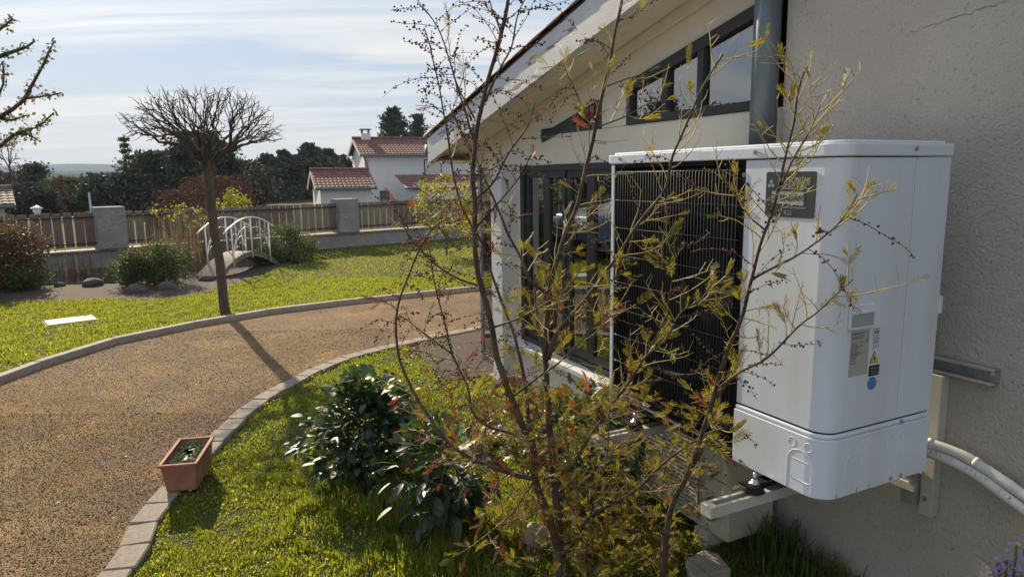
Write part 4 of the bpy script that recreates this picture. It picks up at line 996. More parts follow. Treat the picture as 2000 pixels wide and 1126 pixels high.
# reeds and dry grass by the bridge
def reeds(name, label, c, r, n, h, mt, lean=.35, w=.008):
    P = np.stack([c[0] + nr.normal(size=n) * r, c[1] + nr.normal(size=n) * r * .6, np.zeros(n)], 1)
    V, F = blades(P, h * nr.uniform(.6, 1.15, n), np.full(n, w), lean)
    tag(link(name, np_mesh(name, V, F, mt)), label, 'reeds', 'dry reeds round the pond')
for i, (px, py, r, n, h, lb) in enumerate(((335, 535, .25, 260, .95, 'dry brown reeds left of the bridge'), (375, 515, .22, 240, 1.05, 'tall dry reeds behind the foot of the bridge'), (455, 515, .22, 220, .8, 'dry reddish reeds under the bridge handrail'), (488, 510, .18, 150, .65, 'short dry reeds at the right of the bridge'), (128, 545, .22, 110, .5, 'sparse dry stalks at the left of the pond'))):
    p = gnd(px, py); reeds('dry_reeds', lb, (p.x, p.y + .4), r, n, h, M_dry, .3)
# planting bed, pond, stones
pc = gnd(160, 552)
bed = spline([(-7.6, 8.9), (-5.6, 9.35), (-4.75, 9.2), (-4.3, 10.2), (-4.3, 11.7), (-4.25, 12.9), (-4.9, 13.9), (-5.6, 14.2), (-8.6, 11.6), (-9.6, 10.6), (-9.2, 9.4), (-7.6, 8.9)], .3)
MB().add([(x, y, .008) for x, y in bed[:-1]], [tuple(range(len(bed) - 1))]).build('planting_bed', M_mulch, kind='structure')
pw = [(pc.x + 1.25 * math.cos(t) * (1 + .12 * math.sin(3 * t)), pc.y + .35 + .62 * math.sin(t) * (1 + .1 * math.cos(2 * t)), .02) for t in np.linspace(0, 2 * math.pi, 40, endpoint=False)]
MB().add(pw, [tuple(range(40))]).build('pond_water', M_water, kind='structure')
def rock_mesh(seed, sub=2):
    import bmesh
    bm = bmesh.new(); bmesh.ops.create_icosphere(bm, subdivisions=sub, radius=1)
    for v in bm.verts:
        v.co *= 1 + .32 * pnoise(v.co * 1.1 + Vector((seed, 0, 0))) + .12 * pnoise(v.co * 3 + Vector((0, seed, 0)))
    me = bpy.data.meshes.new('rock'); bm.to_mesh(me); bm.free()
    me.polygons.foreach_set('use_smooth', [True] * len(me.polygons)); return me
rms = []
for s in range(4):
    me = rock_mesh(s * 3.1 + 1); me.materials.append(M_stone); rms.append(me)
for k in range(17):
    t = 2 * math.pi * k / 17 + .2; q = rnd.uniform(.06, .13)
    o = link('pond_stone', rms[k % 4]); o.location = (pc.x + 1.38 * math.cos(t), pc.y + .35 + .74 * math.sin(t), q * .35); o.scale = (q * 1.2, q, q * .7); o.rotation_euler.z = rnd.uniform(0, 6)
    tag(o, 'grey rounded stone in the ring edging the pond, ' + ('at its right end', 'right end just behind the first', 'far right part', 'far side right of centre', 'middle of the far side', 'far side left of centre', 'far left part', 'left end just behind the last', 'at its left end', 'left end just in front', 'near left part', 'near side left of centre', 'just left of the near middle', 'middle of the near side', 'near side right of centre', 'near right part', 'right end just in front')[k], 'stone', 'stones round the pond')
for (px, py, q, lb) in ((262, 572, .13, 'flat dark stone at the front of the rounded grey green bush'), (322, 566, .12, 'dark stone at the right foot of the grey green bush'), (412, 540, .17, 'dark boulder at the near foot of the bridge'), (400, 549, .10, 'small dark stone touching the boulder at the bridge foot')):
    p = gnd(px, py); o = link('boulder', rms[int(px) % 4]); o.location = (p.x, p.y + .05, q * .3); o.scale = (q * 1.3, q, q * .7); tag(o, lb, 'stone', 'loose dark stones in the bed')
# manhole lid in the lawn
c0, c1 = gnd(88, 634), gnd(186, 622); cc = (c0 + c1) / 2
lid_ = empty('manhole_cover', (cc.x, cc.y, 0), math.atan2(c1.y - c0.y, c1.x - c0.x), 'pale rectangular concrete cover set flat in the lawn', 'manhole cover')
box('cover_frame', M_conc, -.26, .26, -.2, .2, -.05, .012, lid_, .004); box('cover_plate', M_lid, -.24, .24, -.18, .18, .0122, .024, lid_, .004)
box('lifting_slot', M_ink, -.02, .02, .13, .145, .0242, .0246, lid_)
# ---------------------------------------------------------------- garden bridge
BZ = math.atan2(math.cos(rad(10)), math.sin(rad(10)))
bs = Vector((-4.98, 11.15, 0)); bridge = empty('garden_bridge', bs, BZ, 'small arched garden bridge with white metal handrails and a grey plank deck', 'bridge')
BL, BW = 1.95, .42
def bz(t): return .05 + .30 * math.sin(math.pi * min(max(t / BL, 0), 1))
npk = 22
for k in range(npk):
    t0, t1 = BL * k / npk, BL * (k + 1) / npk
    mb = MB(); y = BW / 2; g2_ = .006
    vs = []
    for (t, z) in ((t0 + g2_, bz(t0)), (t1 - g2_, bz(t1))):
        for yy in (-y, y):
            for dz in (-.025, 0): vs.append((t, yy, z + dz))
    mb.add(vs, [(0, 1, 3, 2), (4, 6, 7, 5), (1, 5, 7, 3), (0, 2, 6, 4), (0, 4, 5, 1), (2, 3, 7, 6)]); mb.build('plank', M_deck, bridge)
for s in (-1, 1):
    mb = MB(); n_ = 16
    for k in range(n_):
        t0, t1 = BL * k / n_, BL * (k + 1) / n_; y = s * (BW / 2 - .03)
        mb.add([(t0, y - .02, max(0, bz(t0) - .09)), (t1, y - .02, max(0, bz(t1) - .09)), (t1, y - .02, bz(t1) - .026), (t0, y - .02, bz(t0) - .026), (t0, y + .02, max(0, bz(t0) - .09)), (t1, y + .02, max(0, bz(t1) - .09)), (t1, y + .02, bz(t1) - .026), (t0, y + .02, bz(t0) - .026)], [(0, 1, 2, 3), (7, 6, 5, 4), (0, 4, 5, 1), (3, 2, 6, 7)])
    mb.build('side_beam', M_deck, bridge)
    y = s * (BW / 2 + .03)
    def rz(t): return bz(t) + .60
    hr = MB().tube([(t, y, rz(t)) for t in np.linspace(.15, BL - .15, 20)], .012, 8).build('handrail', M_wmetal, bridge)
    for t in (.40, 1.0, 1.6): MB().tube([(t, y, bz(t) - .12), (t, y, rz(t))], .013, 8).build('rail_post', M_wmetal, bridge)
    for t in (.40, 1.6):                      # fan of curved bars
        for k, (w2, hh) in enumerate(((.16, .25), (.32, .42), (.46, .56))):
            sg = 1 if t < 1 else -1
            MB().tube([(t + sg * w2 * (1 - math.cos(q)), y, bz(t) + hh * math.sin(q)) for q in np.linspace(0, math.pi * .62, 10)], .0055, 6).build('curved_bar', M_wmetal, bridge)
    for t in (.7, 1.3): MB().tube([(t, y, bz(t)), (t, y, rz(t))], .007, 6).build('baluster', M_wmetal, bridge)
# ================================================================== BARE UMBRELLA TREE
tb = gnd(440, 613); tt_ = atY(404, 325, tb.y)
ut = empty('umbrella_tree', tb, 0, 'leafless umbrella-shaped tree with a straight leaning trunk on the lawn edge', 'tree')
k0 = tt_ - tb
tr = MB().tube([(0, 0, -.03), (0, 0, .02), k0 * .12, k0 * .35 + Vector((.012, 0, 0)), k0 * .6 + Vector((-.008, 0, 0)), k0 * .85, k0], [.068, .062, .056, .053, .050, .056, .062], 14)
tr.build('trunk', M_bark, ut)
M_ubark = mat('grey_brown_limb_bark', (.075, .055, .042), .85, c2=(.045, .034, .027), scale=24)
n = 640
th = nr.uniform(0, 2 * np.pi, n); ph = np.arccos(nr.uniform(-.30, 1, n)); rr_ = nr.uniform(.5, 1.0, n) ** .5
lump = np.array([1 + .13 * pnoise((math.cos(a) * 2.2, math.sin(a) * 2.2, b * 1.5)) for a, b in zip(th, ph)])
cz = atY(400, 252, tb.y).z
R_x, R_z = .86, atY(400, 168, tb.y).z - cz
sup = (np.abs(np.sin(ph)) ** 2.9 + np.abs(np.cos(ph)) ** 2.9) ** (-1 / 2.9)
tips = np.stack([np.sin(ph) * np.cos(th) * R_x, np.sin(ph) * np.sin(th) * R_x, np.cos(ph) * R_z], 1) * (rr_ * lump * sup)[:, None] + np.array([k0.x + .02, k0.y, cz])
rad_ = np.hypot(tips[:, 0] - k0.x, tips[:, 1] - k0.y); tips = tips[tips[:, 2] > k0.z + .02 + .26 * rad_]; n = len(tips)
th = np.arctan2(tips[:, 1] - k0.y, tips[:, 0] - k0.x) + np.pi; rad_ = np.hypot(tips[:, 0] - k0.x, tips[:, 1] - k0.y)
sec = (np.floor((th + nr.normal(size=n) * .05) / (2 * np.pi) * 8).astype(int)) % 8; inner = rad_ < .38; sec[inner] = 8 + (np.floor(th[inner] / (2 * np.pi) * 3).astype(int) % 3)
for s in range(11):
    q = tips[sec == s]
    if len(q) < 2: continue
    mb = tip_tree(np.array(k0) + np.array([0, 0, -.03]), q, r_tip=.0034, pw=.50, jit=.16, frac=.34, rmax=.028)
    mb.build('limb', M_ubark, ut)
MB().lathe([(.04, -.08), (.085, -.03), (.09, .02), (.06, .07)], k0, 12).build('knuckle', M_bark, ut)
# ================================================================== BUDDING BRANCHES AT THE LEFT EDGE
YB = 4.2
bt = empty('budding_tree', (atY(-330, 600, YB).x, YB, 0), 0, 'tree off the left edge reaching in with twigs in fresh bud', 'tree')
bo_ = Vector(bt.location)
def lp_(pts, Y, o): return [atY(x, y, Y + dy) - o for (x, y, *d) in pts for dy in [d[0] if d else 0]]
MB().tube([(0, 0, 0), (.03, 0, .9), (.0, .02, 1.7), (.05, 0, 2.6)], [.09, .075, .06, .03], 10).build('trunk', M_bark, bt)
B_ = [[(-330, 380), (-180, 330), (-60, 300), (0, 286), (28, 262), (60, 252), (84, 240), (105, 220)], [(-330, 350), (-150, 290), (-40, 245), (0, 228), (24, 214), (46, 196), (66, 160), (86, 124), (96, 100), (105, 82)], [(48, 193), (84, 188), (100, 186), (120, 181)],
      [(-330, 300), (-150, 180), (0, 110), (28, 100), (52, 92), (68, 80)], [(-60, 110), (0, 58), (14, 46), (24, 36)], [(0, 232), (24, 234), (52, 225)], [(-40, 245), (-8, 200), (6, 165), (8, 140), (4, 120)], [(28, 262), (50, 262), (70, 270), (30, 285)][:3]]
bm_ = MB(); budP = []
for pl_ in B_:
    P3 = lp_(pl_, YB, bo_); nn_ = len(P3)
    rr0 = .016 if pl_[0][0] < -100 else .006
    bm_.tube(P3, [rr0 * (1 - i / nn_) + .0022 for i in range(nn_)], 6)
    for i in range(nn_ - 1):
        for q in range(7):
            t = rnd.random(); p = P3[i].lerp(P3[i + 1], t)
            if pl_[i][0] > -60: budP.append(p)
bm_.build('branches', M_bark, bt)
bp = []
for p in budP:
    for k in range(rnd.choice((1, 2, 5, 9))): bp.append(np.array(p) + nr.normal(size=3) * .014)
bp = np.array(bp); V, F = scatter(bp, nr.uniform(.012, .03, len(bp)), LEAF_V * [1, 1.1, 1], LEAF_F); link('buds', np_mesh('buds', V, F, M_bud), bt, 'stuff')
# ================================================================== PLANTER
pa, pb_ = gnd(322, 958), gnd(383, 950)
pbk = gnd(418, 876)
plc = empty('planter', (-1.685, 3.60, .03), rad(0), 'rectangular terracotta planter box standing on the kerb edge', 'planter')
Lp, Wt, Wb, Hp = .385, .188, .145, .157
plc.location = (-1.735, 3.472, .03); plc.rotation_euler.z = rad(10.6)
def frust(x0, y0, z0, x1, y1, z1): return [(-x0, -y0, z0), (x0, -y0, z0), (x0, y0, z0), (-x0, y0, z0), (-x1, -y1, z1), (x1, -y1, z1), (x1, y1, z1), (-x1, y1, z1)]
mb = MB(); o1 = frust(Wb / 2, Lp / 2 - .035, 0, Wt / 2 - .01, Lp / 2 - .008, Hp - .012); i1 = frust(Wb / 2 - .01, Lp / 2 - .045, .02, Wt / 2 - .02, Lp / 2 - .018, Hp - .012)
mb.add(o1, [(3, 2, 1, 0), (0, 1, 5, 4), (1, 2, 6, 5), (2, 3, 7, 6), (3, 0, 4, 7)]); mb.add(i1, [(0, 1, 2, 3), (4, 5, 1, 0), (5, 6, 2, 1), (6, 7, 3, 2), (7, 4, 0, 3)])
mb.build('box_body', M_terra, plc, .004)
mb = MB(); a, b = Wt / 2, Lp / 2; c, d = Wt / 2 - .017, Lp / 2 - .017
mb.box(-a, a, -b, -d, Hp - .012, Hp); mb.box(-a, a, d, b, Hp - .012, Hp); mb.box(-a, -c, -d, d, Hp - .012, Hp); mb.box(c, a, -d, d, Hp - .012, Hp)
mb.build('rim', M_terra, plc, .003)
box('soil', M_soil, -c + .012, c - .012, -d + .014, d - .014, .10, Hp - .045, plc)
# rosettes of houseleeks
M_suc = mat('houseleek_leaf', (.09, .12, .05), .5, trans=.2, c2=(.13, .15, .07), scale=20)
sv = []; sf = []
for ring_, (nl, rr1, el) in enumerate(((9, .036, 12), (8, .030, 35), (6, .020, 60))):
    for k in range(nl):
        t = 2 * math.pi * (k + ring_ * .5) / nl; ct, st_ = math.cos(t), math.sin(t); e = rad(el)
        b0 = len(sv); pts = [(0, 0), (.55, .24), (.55, -.24), (1, 0)]
        for (l_, w_) in pts:
            r = l_ * rr1; wv = w_ * rr1; sv.append((ct * r * math.cos(e) - st_ * wv, st_ * r * math.cos(e) + ct * wv, r * math.sin(e) + .002))
        sf += [(b0, b0 + 2, b0 + 3), (b0, b0 + 3, b0 + 1)]
PM = Matrix.Translation(plc.location) @ Matrix.Rotation(plc.rotation_euler.z, 4, 'Z')
rosm = MB().add(sv, sf).mesh('houseleek', M_suc)
k = 0
for yy in np.linspace(-.145, .145, 6):
    for xx in (-.042, .038):
        k += 1
        o = link('houseleek', rosm); o.location = PM @ Vector((xx + rnd.uniform(-.015, .015), yy + rnd.uniform(-.012, .012), Hp - .043)); sc_ = rnd.uniform(1.0, 1.7); o.scale = (sc_, sc_, sc_ * 1.1); o.rotation_euler = (rnd.uniform(-.2, .2), rnd.uniform(-.2, .2), rnd.uniform(0, 6))
        tag(o, 'small green houseleek rosette in the terracotta planter, ' + ('nearest row', 'second row', 'third row', 'fourth row', 'fifth row', 'farthest row')[(k - 1) // 2] + ', ' + ('drive side', 'lawn side')[(k - 1) % 2], 'succulent', 'houseleeks in the planter')
# ================================================================== GRASS, GRAVEL
def fld(x, y, s, k=0): return np.array([pnoise((a * s, b * s, k)) for a, b in zip(x, y)])
HC2 = np.array([HC.x, HC.y]); mv = np.array([math.cos(TH), math.sin(TH)]); dv = np.array([-math.sin(TH), math.cos(TH)])
def wallb(P): return (P[:, :2] - HC2) @ mv
def walla(P): return (P[:, :2] - HC2) @ dv
near_poly = [tuple(p + np.array([.07, 0])) for p in nearS[(nearS[:, 1] > 1.2) & (nearS[:, 0] < 1.5)]] + [(1.5, 7.6), (2.6, 1.2)]
def sample(n, x0, x1, y0, y1): return np.stack([nr.uniform(x0, x1, n), nr.uniform(y0, y1, n), np.zeros(n)], 1)
def near_grass():
    V_, F_ = [], []; o = 0
    for (n, y0, y1, x0, x1, w_) in ((210000, 1.9, 3.9, -2.0, 2.0, .0044), (130000, 3.9, 7.6, -2.1, 1.6, .0055)):
        P = sample(n, x0, x1, y0, y1); P = P[inpoly(P, near_poly)]; P = P[(wallb(P) < .655) | (walla(P) > 3.6)]
        P = P[~((wallb(P) > .32 + .12 * fld(P[:, 0], P[:, 1], 3, 6)) & (walla(P) > 3.75))]
        f = fld(P[:, 0], P[:, 1], 2.6); f2 = fld(P[:, 0], P[:, 1], 9, 3)
        keep = nr.rand(len(P)) < np.clip(.70 + .8 * f + .8 * f2, .15, 1); P, f, f2 = P[keep], f[keep], f2[keep]
        h = .011 + .014 * np.clip(f + .4, 0, 1) + .024 * np.clip(f2, 0, 1)
        # long uncut grass along the wall, round the shrubs and under the mimosa
        near_wall = np.clip(1 - (.66 - wallb(P)) / .28, 0, 1) * (walla(P) < 3.3)
        c1 = np.exp(-((P[:, 0] + .70) ** 2 + (P[:, 1] - 3.15) ** 2) / .10); c2 = np.exp(-((P[:, 0] - .35) ** 2 / .30 + (P[:, 1] - 2.75) ** 2 / .12)); c3 = np.exp(-((P[:, 0] + .35) ** 2 / .10 + (P[:, 1] - 2.75) ** 2 / .06))
        ex = np.maximum.reduce([near_wall * .9, c1, c2 * .55, c3 * .8]) * np.clip(.6 + f2 * 1.5, .1, 1.2)
        h = (h + .13 * ex * nr.rand(len(P)) ** .6) * nr.uniform(.5, 1.25, len(P))
        V, F = blades(P, h, np.full(len(P), w_) * nr.uniform(.6, 1.3, len(P)), .75); V_.append(V); F_.append(F + o); o += len(V)
    return np.concatenate(V_), np.concatenate(F_)
V, F = near_grass(); tag(link('grass', np_mesh('grass', V, F, M_grass)), 'uneven spring grass between the paved edging and the house', 'grass', None, 'stuff')
# broad flat weed leaves among the near grass
P = sample(34000, -2, 1.6, 1.9, 7); P = P[inpoly(P, near_poly)]; P = P[wallb(P) < .64]; P = P[fld(P[:, 0], P[:, 1], 1.7, 8) + .6 * fld(P[:, 0], P[:, 1], 9, 8) > -.02]
P[:, 2] = nr.uniform(.008, .032, len(P)); V, F = scatter(P, nr.uniform(.008, .020, len(P)), LEAF_V * [1, 1.25, 1], LEAF_F); V[:, 2] = np.abs(V[:, 2])
tag(link('weeds', np_mesh('weeds', V, F, M_grass)), 'flat clover like weeds scattered through the near lawn', 'weeds', None, 'stuff')
# dark broad blades (daffodil-like tufts) at the foot of the wall
def tuft(name, label, cx_, cy_, n, h, r, w_, mt, lean=.7, group=None):
    P = np.stack([nr.normal(size=n) * r, nr.normal(size=n) * r, np.zeros(n)], 1)
    V, F = blades(P, h * nr.uniform(.5, 1.15, n), np.full(n, w_), lean)
    o = link(name, np_mesh(name, V, F, mt), None, 'stuff'); o.location = (cx_, cy_, 0); return tag(o, label, 'grass tuft', group)
M_tuft = mat('dark_green_long_blades', (.05, .09, .025), .45, trans=.4, rndcol=[(.04, .075, .02), (.08, .12, .028), (.13, .17, .035)], tcol=(1.5, 1.6, .7))
for (a, b, n, h, lb) in ((.62, .53, 200, .22, 'dense tuft of long dark grass against the wall beside the cream drainpipe'), (.45, .56, 110, .15, 'tuft of long dark grass at the wall under the pump corner'), (1.02, .45, 130, .22, 'tuft of long blades left of the cream drainpipe'), (1.35, .28, 110, .20, 'tuft of long blades in front of the old outdoor unit')):
    p = W(b, a, 0); tuft('grass_tuft', lb, p.x, p.y, n, h, .055, .006, M_tuft, .75, 'grass tufts at the foot of the wall')
for (x, y, n, h, lb) in ((-.62, 3.05, 160, .17, 'bright tuft of tall grass at the foot of the dark leaved shrub'), (-.95, 2.95, 60, .09, 'small tuft of grass left of the dark leaved shrub'), (-.30, 2.60, 130, .15, 'tuft of tall grass below the bronze leaved shrub'), (-.05, 2.45, 110, .14, 'tuft of grass at the foot of the mimosa stems')):
    tuft('grass_tuft', lb, x, y, n, h, .07, .005, M_grass, .7, 'bright grass tufts under the shrubs')
# far lawn
far_poly = [tuple(p + np.array([-.08, .06])) for p in farS] + [(7, 22), (-3, 17.6), (-14, 8), (-14, 1)]
P1 = sample(230000, -9, 0.4, 5, 11); P2 = sample(110000, -10, 2.5, 9, 19); P = np.concatenate([P1, P2]); P = P[inpoly(P, far_poly)]
Wn = np.array([-WD.y, WD.x]); P = P[((P[:, :2] - np.array([WA.x, WA.y])) @ Wn) < -.03]
P = P[~inpoly(P, [tuple(b) for b in bed])]
P = P[(P[:, 0] / P[:, 1] > -.86) & ~((abs(P[:, 0] - cc.x) < .22) & (abs(P[:, 1] - cc.y) < .15))]
f = fld(P[:, 0], P[:, 1], 1.3, 5); f2 = fld(P[:, 0], P[:, 1], 5, 1)
keep = nr.rand(len(P)) < np.clip(.8 + .5 * f + .6 * f2, .25, 1); P, f, f2 = P[keep], f[keep], f2[keep]
V, F = blades(P, (.022 + .022 * np.clip(f2 + .4, 0, 1)) * nr.uniform(.5, 1.3, len(P)), nr.uniform(.006, .012, len(P)), .8)
F = F.reshape(-1, 3)
tag(link('grass', np_mesh('grass', V, F, M_grass)), 'mown lawn between the drive and the fence', 'grass', None, 'stuff')
# gravel stones and fallen blossom on the drive
dpoly = [tuple(p + np.array([.06, 0])) for p in farS[::1]] + [tuple(p - np.array([.08, 0])) for p in nearS[::-1]]
P = np.concatenate([sample(42000, -3.6, -1.5, 2.2, 4.6), sample(30000, -4.3, -1.3, 4.6, 7.2), sample(9000, -3.6, 1, 7, 10)]); P = P[inpoly(P, dpoly)]
P[:, 2] = .008; S_g = nr.uniform(.0016, .0042, len(P)) * (1 + (nr.rand(len(P)) > .99) * 1.4)
Rz = rand_rot(len(P)); V, F = scatter(P, S_g, OCT_V, OCT_F, Rz)
tag(link('gravel', np_mesh('gravel', V, F, M_peb)), 'loose brown gravel covering the curved drive', 'gravel', None, 'stuff')
P = np.concatenate([sample(80000, -3.9, -1.5, 2.2, 5), sample(70000, -4.3, -1.0, 5, 9.5)]); P = P[inpoly(P, dpoly)]
f = fld(P[:, 0], P[:, 1], 1.1, 9) * .6 + fld(P[:, 0], P[:, 1], 4.5, 2) * .55 + fld(P[:, 0], P[:, 1], 16, 2) * .4
P = P[nr.rand(len(P)) < np.clip(.34 + 1.2 * f, 0.02, .95)]; P[:, 2] = nr.uniform(.010, .018, len(P))
V, F = scatter(P, nr.uniform(.004, .010, len(P)), LEAF_V * [1, .9, 1], LEAF_F)
tag(link('fallen_blossom', np_mesh('fallen_blossom', V, F, M_fluff)), 'drifts of faded yellow mimosa blossom fallen on the gravel', 'blossom', None, 'stuff')
# pale dead leaves on edging and grass
Vl, Fl = [], []; o = 0
P = np.concatenate([sample(60, -1.9, -.9, 2.5, 3.4), sample(50, -1.8, -.5, 3.4, 6.5), sample(160, -4, -1.0, 2.6, 9)]); P[:, 2] = .045
P[-160:, 2] = .014; P = P[inpoly(P, near_poly) | inpoly(P, dpoly)]
V, F = scatter(P, nr.uniform(.012, .028, len(P)), LEAF_V * [1, .7, .6], LEAF_F, None)
V = V.reshape(-1, 4, 3); V[:, :, 2] = P[:, None, 2] + (V[:, :, 2] - P[:, None, 2]) * .25; V = V.reshape(-1, 3)
tag(link('dead_leaves', np_mesh('dead_leaves', V, F, mat('pale_dead_leaf', (.42, .38, .30), .7, rndcol=[(.45, .42, .35), (.3, .24, .15), (.5, .47, .4)]))), 'pale dead leaves lying on the grass and the drive', 'dead leaves', None, 'stuff')
# ================================================================== DARK LEAVED SHRUBS (large single leaves)
def leaf_mesh(name, mt, L_=.055, w_=.030, fold=.25, curl=.2):
    V = []; F = []; n_ = 5
    for i in range(n_ + 1):
        t = i / n_; ww = w_ / 2 * (math.sin(math.pi * min(1, t * .92 + .06)) ** .8) if 0 < i < n_ else .0008
        z = -curl * L_ * t * t
        V += [(L_ * t, -ww, z + fold * ww), (L_ * t, 0, z), (L_ * t, ww, z + fold * ww)]
    for i in range(n_): F += [(3 * i, 3 * i + 3, 3 * i + 4, 3 * i + 1), (3 * i + 1, 3 * i + 4, 3 * i + 5, 3 * i + 2)]
    return MB().add(V, F, True).mesh(name, mt)
def orient(f, up, roll=0):
    f = Vector(f).normalized(); up = Vector(up); s = up.cross(f)
    if s.length < 1e-3: s = f.orthogonal()
    s.normalize(); u = f.cross(s); R_ = Matrix((f, s, u)).transposed().to_4x4()
    return R_ @ Matrix.Rotation(roll, 4, 'X')
def big_leaf_shrub(name, label, c, r, nleaf, mts, lsc=1.0, ntwig=60, rest=0, low=.12, top_bias=None, lsize=(.055, .030), joined_name='inner_leaves'):
    root = empty(name, (c[0], c[1], 0), 0, label, 'shrub')
    C_ = crown_pts(ntwig, 'round', r[0], r[1], r[2] - low, low); C_ += nr.normal(size=C_.shape) * .02
    tip_tree((0, 0, 0), C_, r_tip=.0022, frac=.35, jit=.12).build('branches', M_bark2, root)
    ms = [leaf_mesh('leaf', mt, lsize[0] * k, lsize[1] * k, .25, cu) for mt in mts for k, cu in ((1, .2), (.8, .35), (1.15, .1))]
    nm = len(mts)
    cnt = 0; jv = []; jf = []; joff = 0
    for k in range(nleaf + rest):
        ci = C_[rnd.randrange(len(C_))]; p = Vector(ci) + Vector(nr.normal(size=3) * .035 * lsc)
        out = Vector((p.x, p.y, (p.z - r[2] * .45) * .6)); 
        f = out.normalized() + Vector(nr.normal(size=3) * .45) + Vector((0, 0, -.25)); up = Vector((0, 0, 1)) + Vector(nr.normal(size=3) * .35) + out * .3
        rel = p.z / r[2]; mi = 0
        q = rnd.random()
        if nm > 1 and q < (.05 + .25 * max(0, rel - .55)): mi = 1
        if nm > 2 and q > .95 - .15 * max(0, rel - .5): mi = 2
        me = ms[mi * 3 + rnd.randrange(3)]; M_ = Matrix.Translation(p) @ orient(f, up, rnd.uniform(-.5, .5)) @ Matrix.Scale(rnd.uniform(.65, 1.25) * lsc, 4)
        if k < nleaf:
            o = link('leaf', me, root); o.matrix_local = M_
        else:
            jv += [tuple(M_ @ v.co) for v in me.vertices]; jf += [tuple(i + joff for i in pl_.vertices) for pl_ in me.polygons]; joff += len(me.vertices)
    if rest: MB().add(jv, jf, True).build(joined_name, mts[0], root, kind='stuff')
    return root
big_leaf_shrub('dark_leaved_shrub', 'rounded shrub with glossy dark green leaves on the lawn right of the planter', (-.80, 3.50), (.28, .27, .50), 300, [M_leaf, M_leafy, M_leafr], 1.1, 110, 1500, .06, lsize=(.052, .036))
big_leaf_shrub('bronze_leaved_shrub', 'low shrub with dark and bronze leaves at the left foot of the mimosa', (-.30, 2.95), (.30, .22, .46), 300, [M_leaf, M_leafr, M_leafy], 1.15, 60, 260, .16, lsize=(.07, .030))
big_leaf_shrub('laurel_shrub', 'dark leaved shrub behind the mimosa stems in front of the sill', (.32, 3.25), (.36, .26, .52), 300, [M_leaf, M_leafr], 1.15, 70, 420, .12, lsize=(.07, .032))
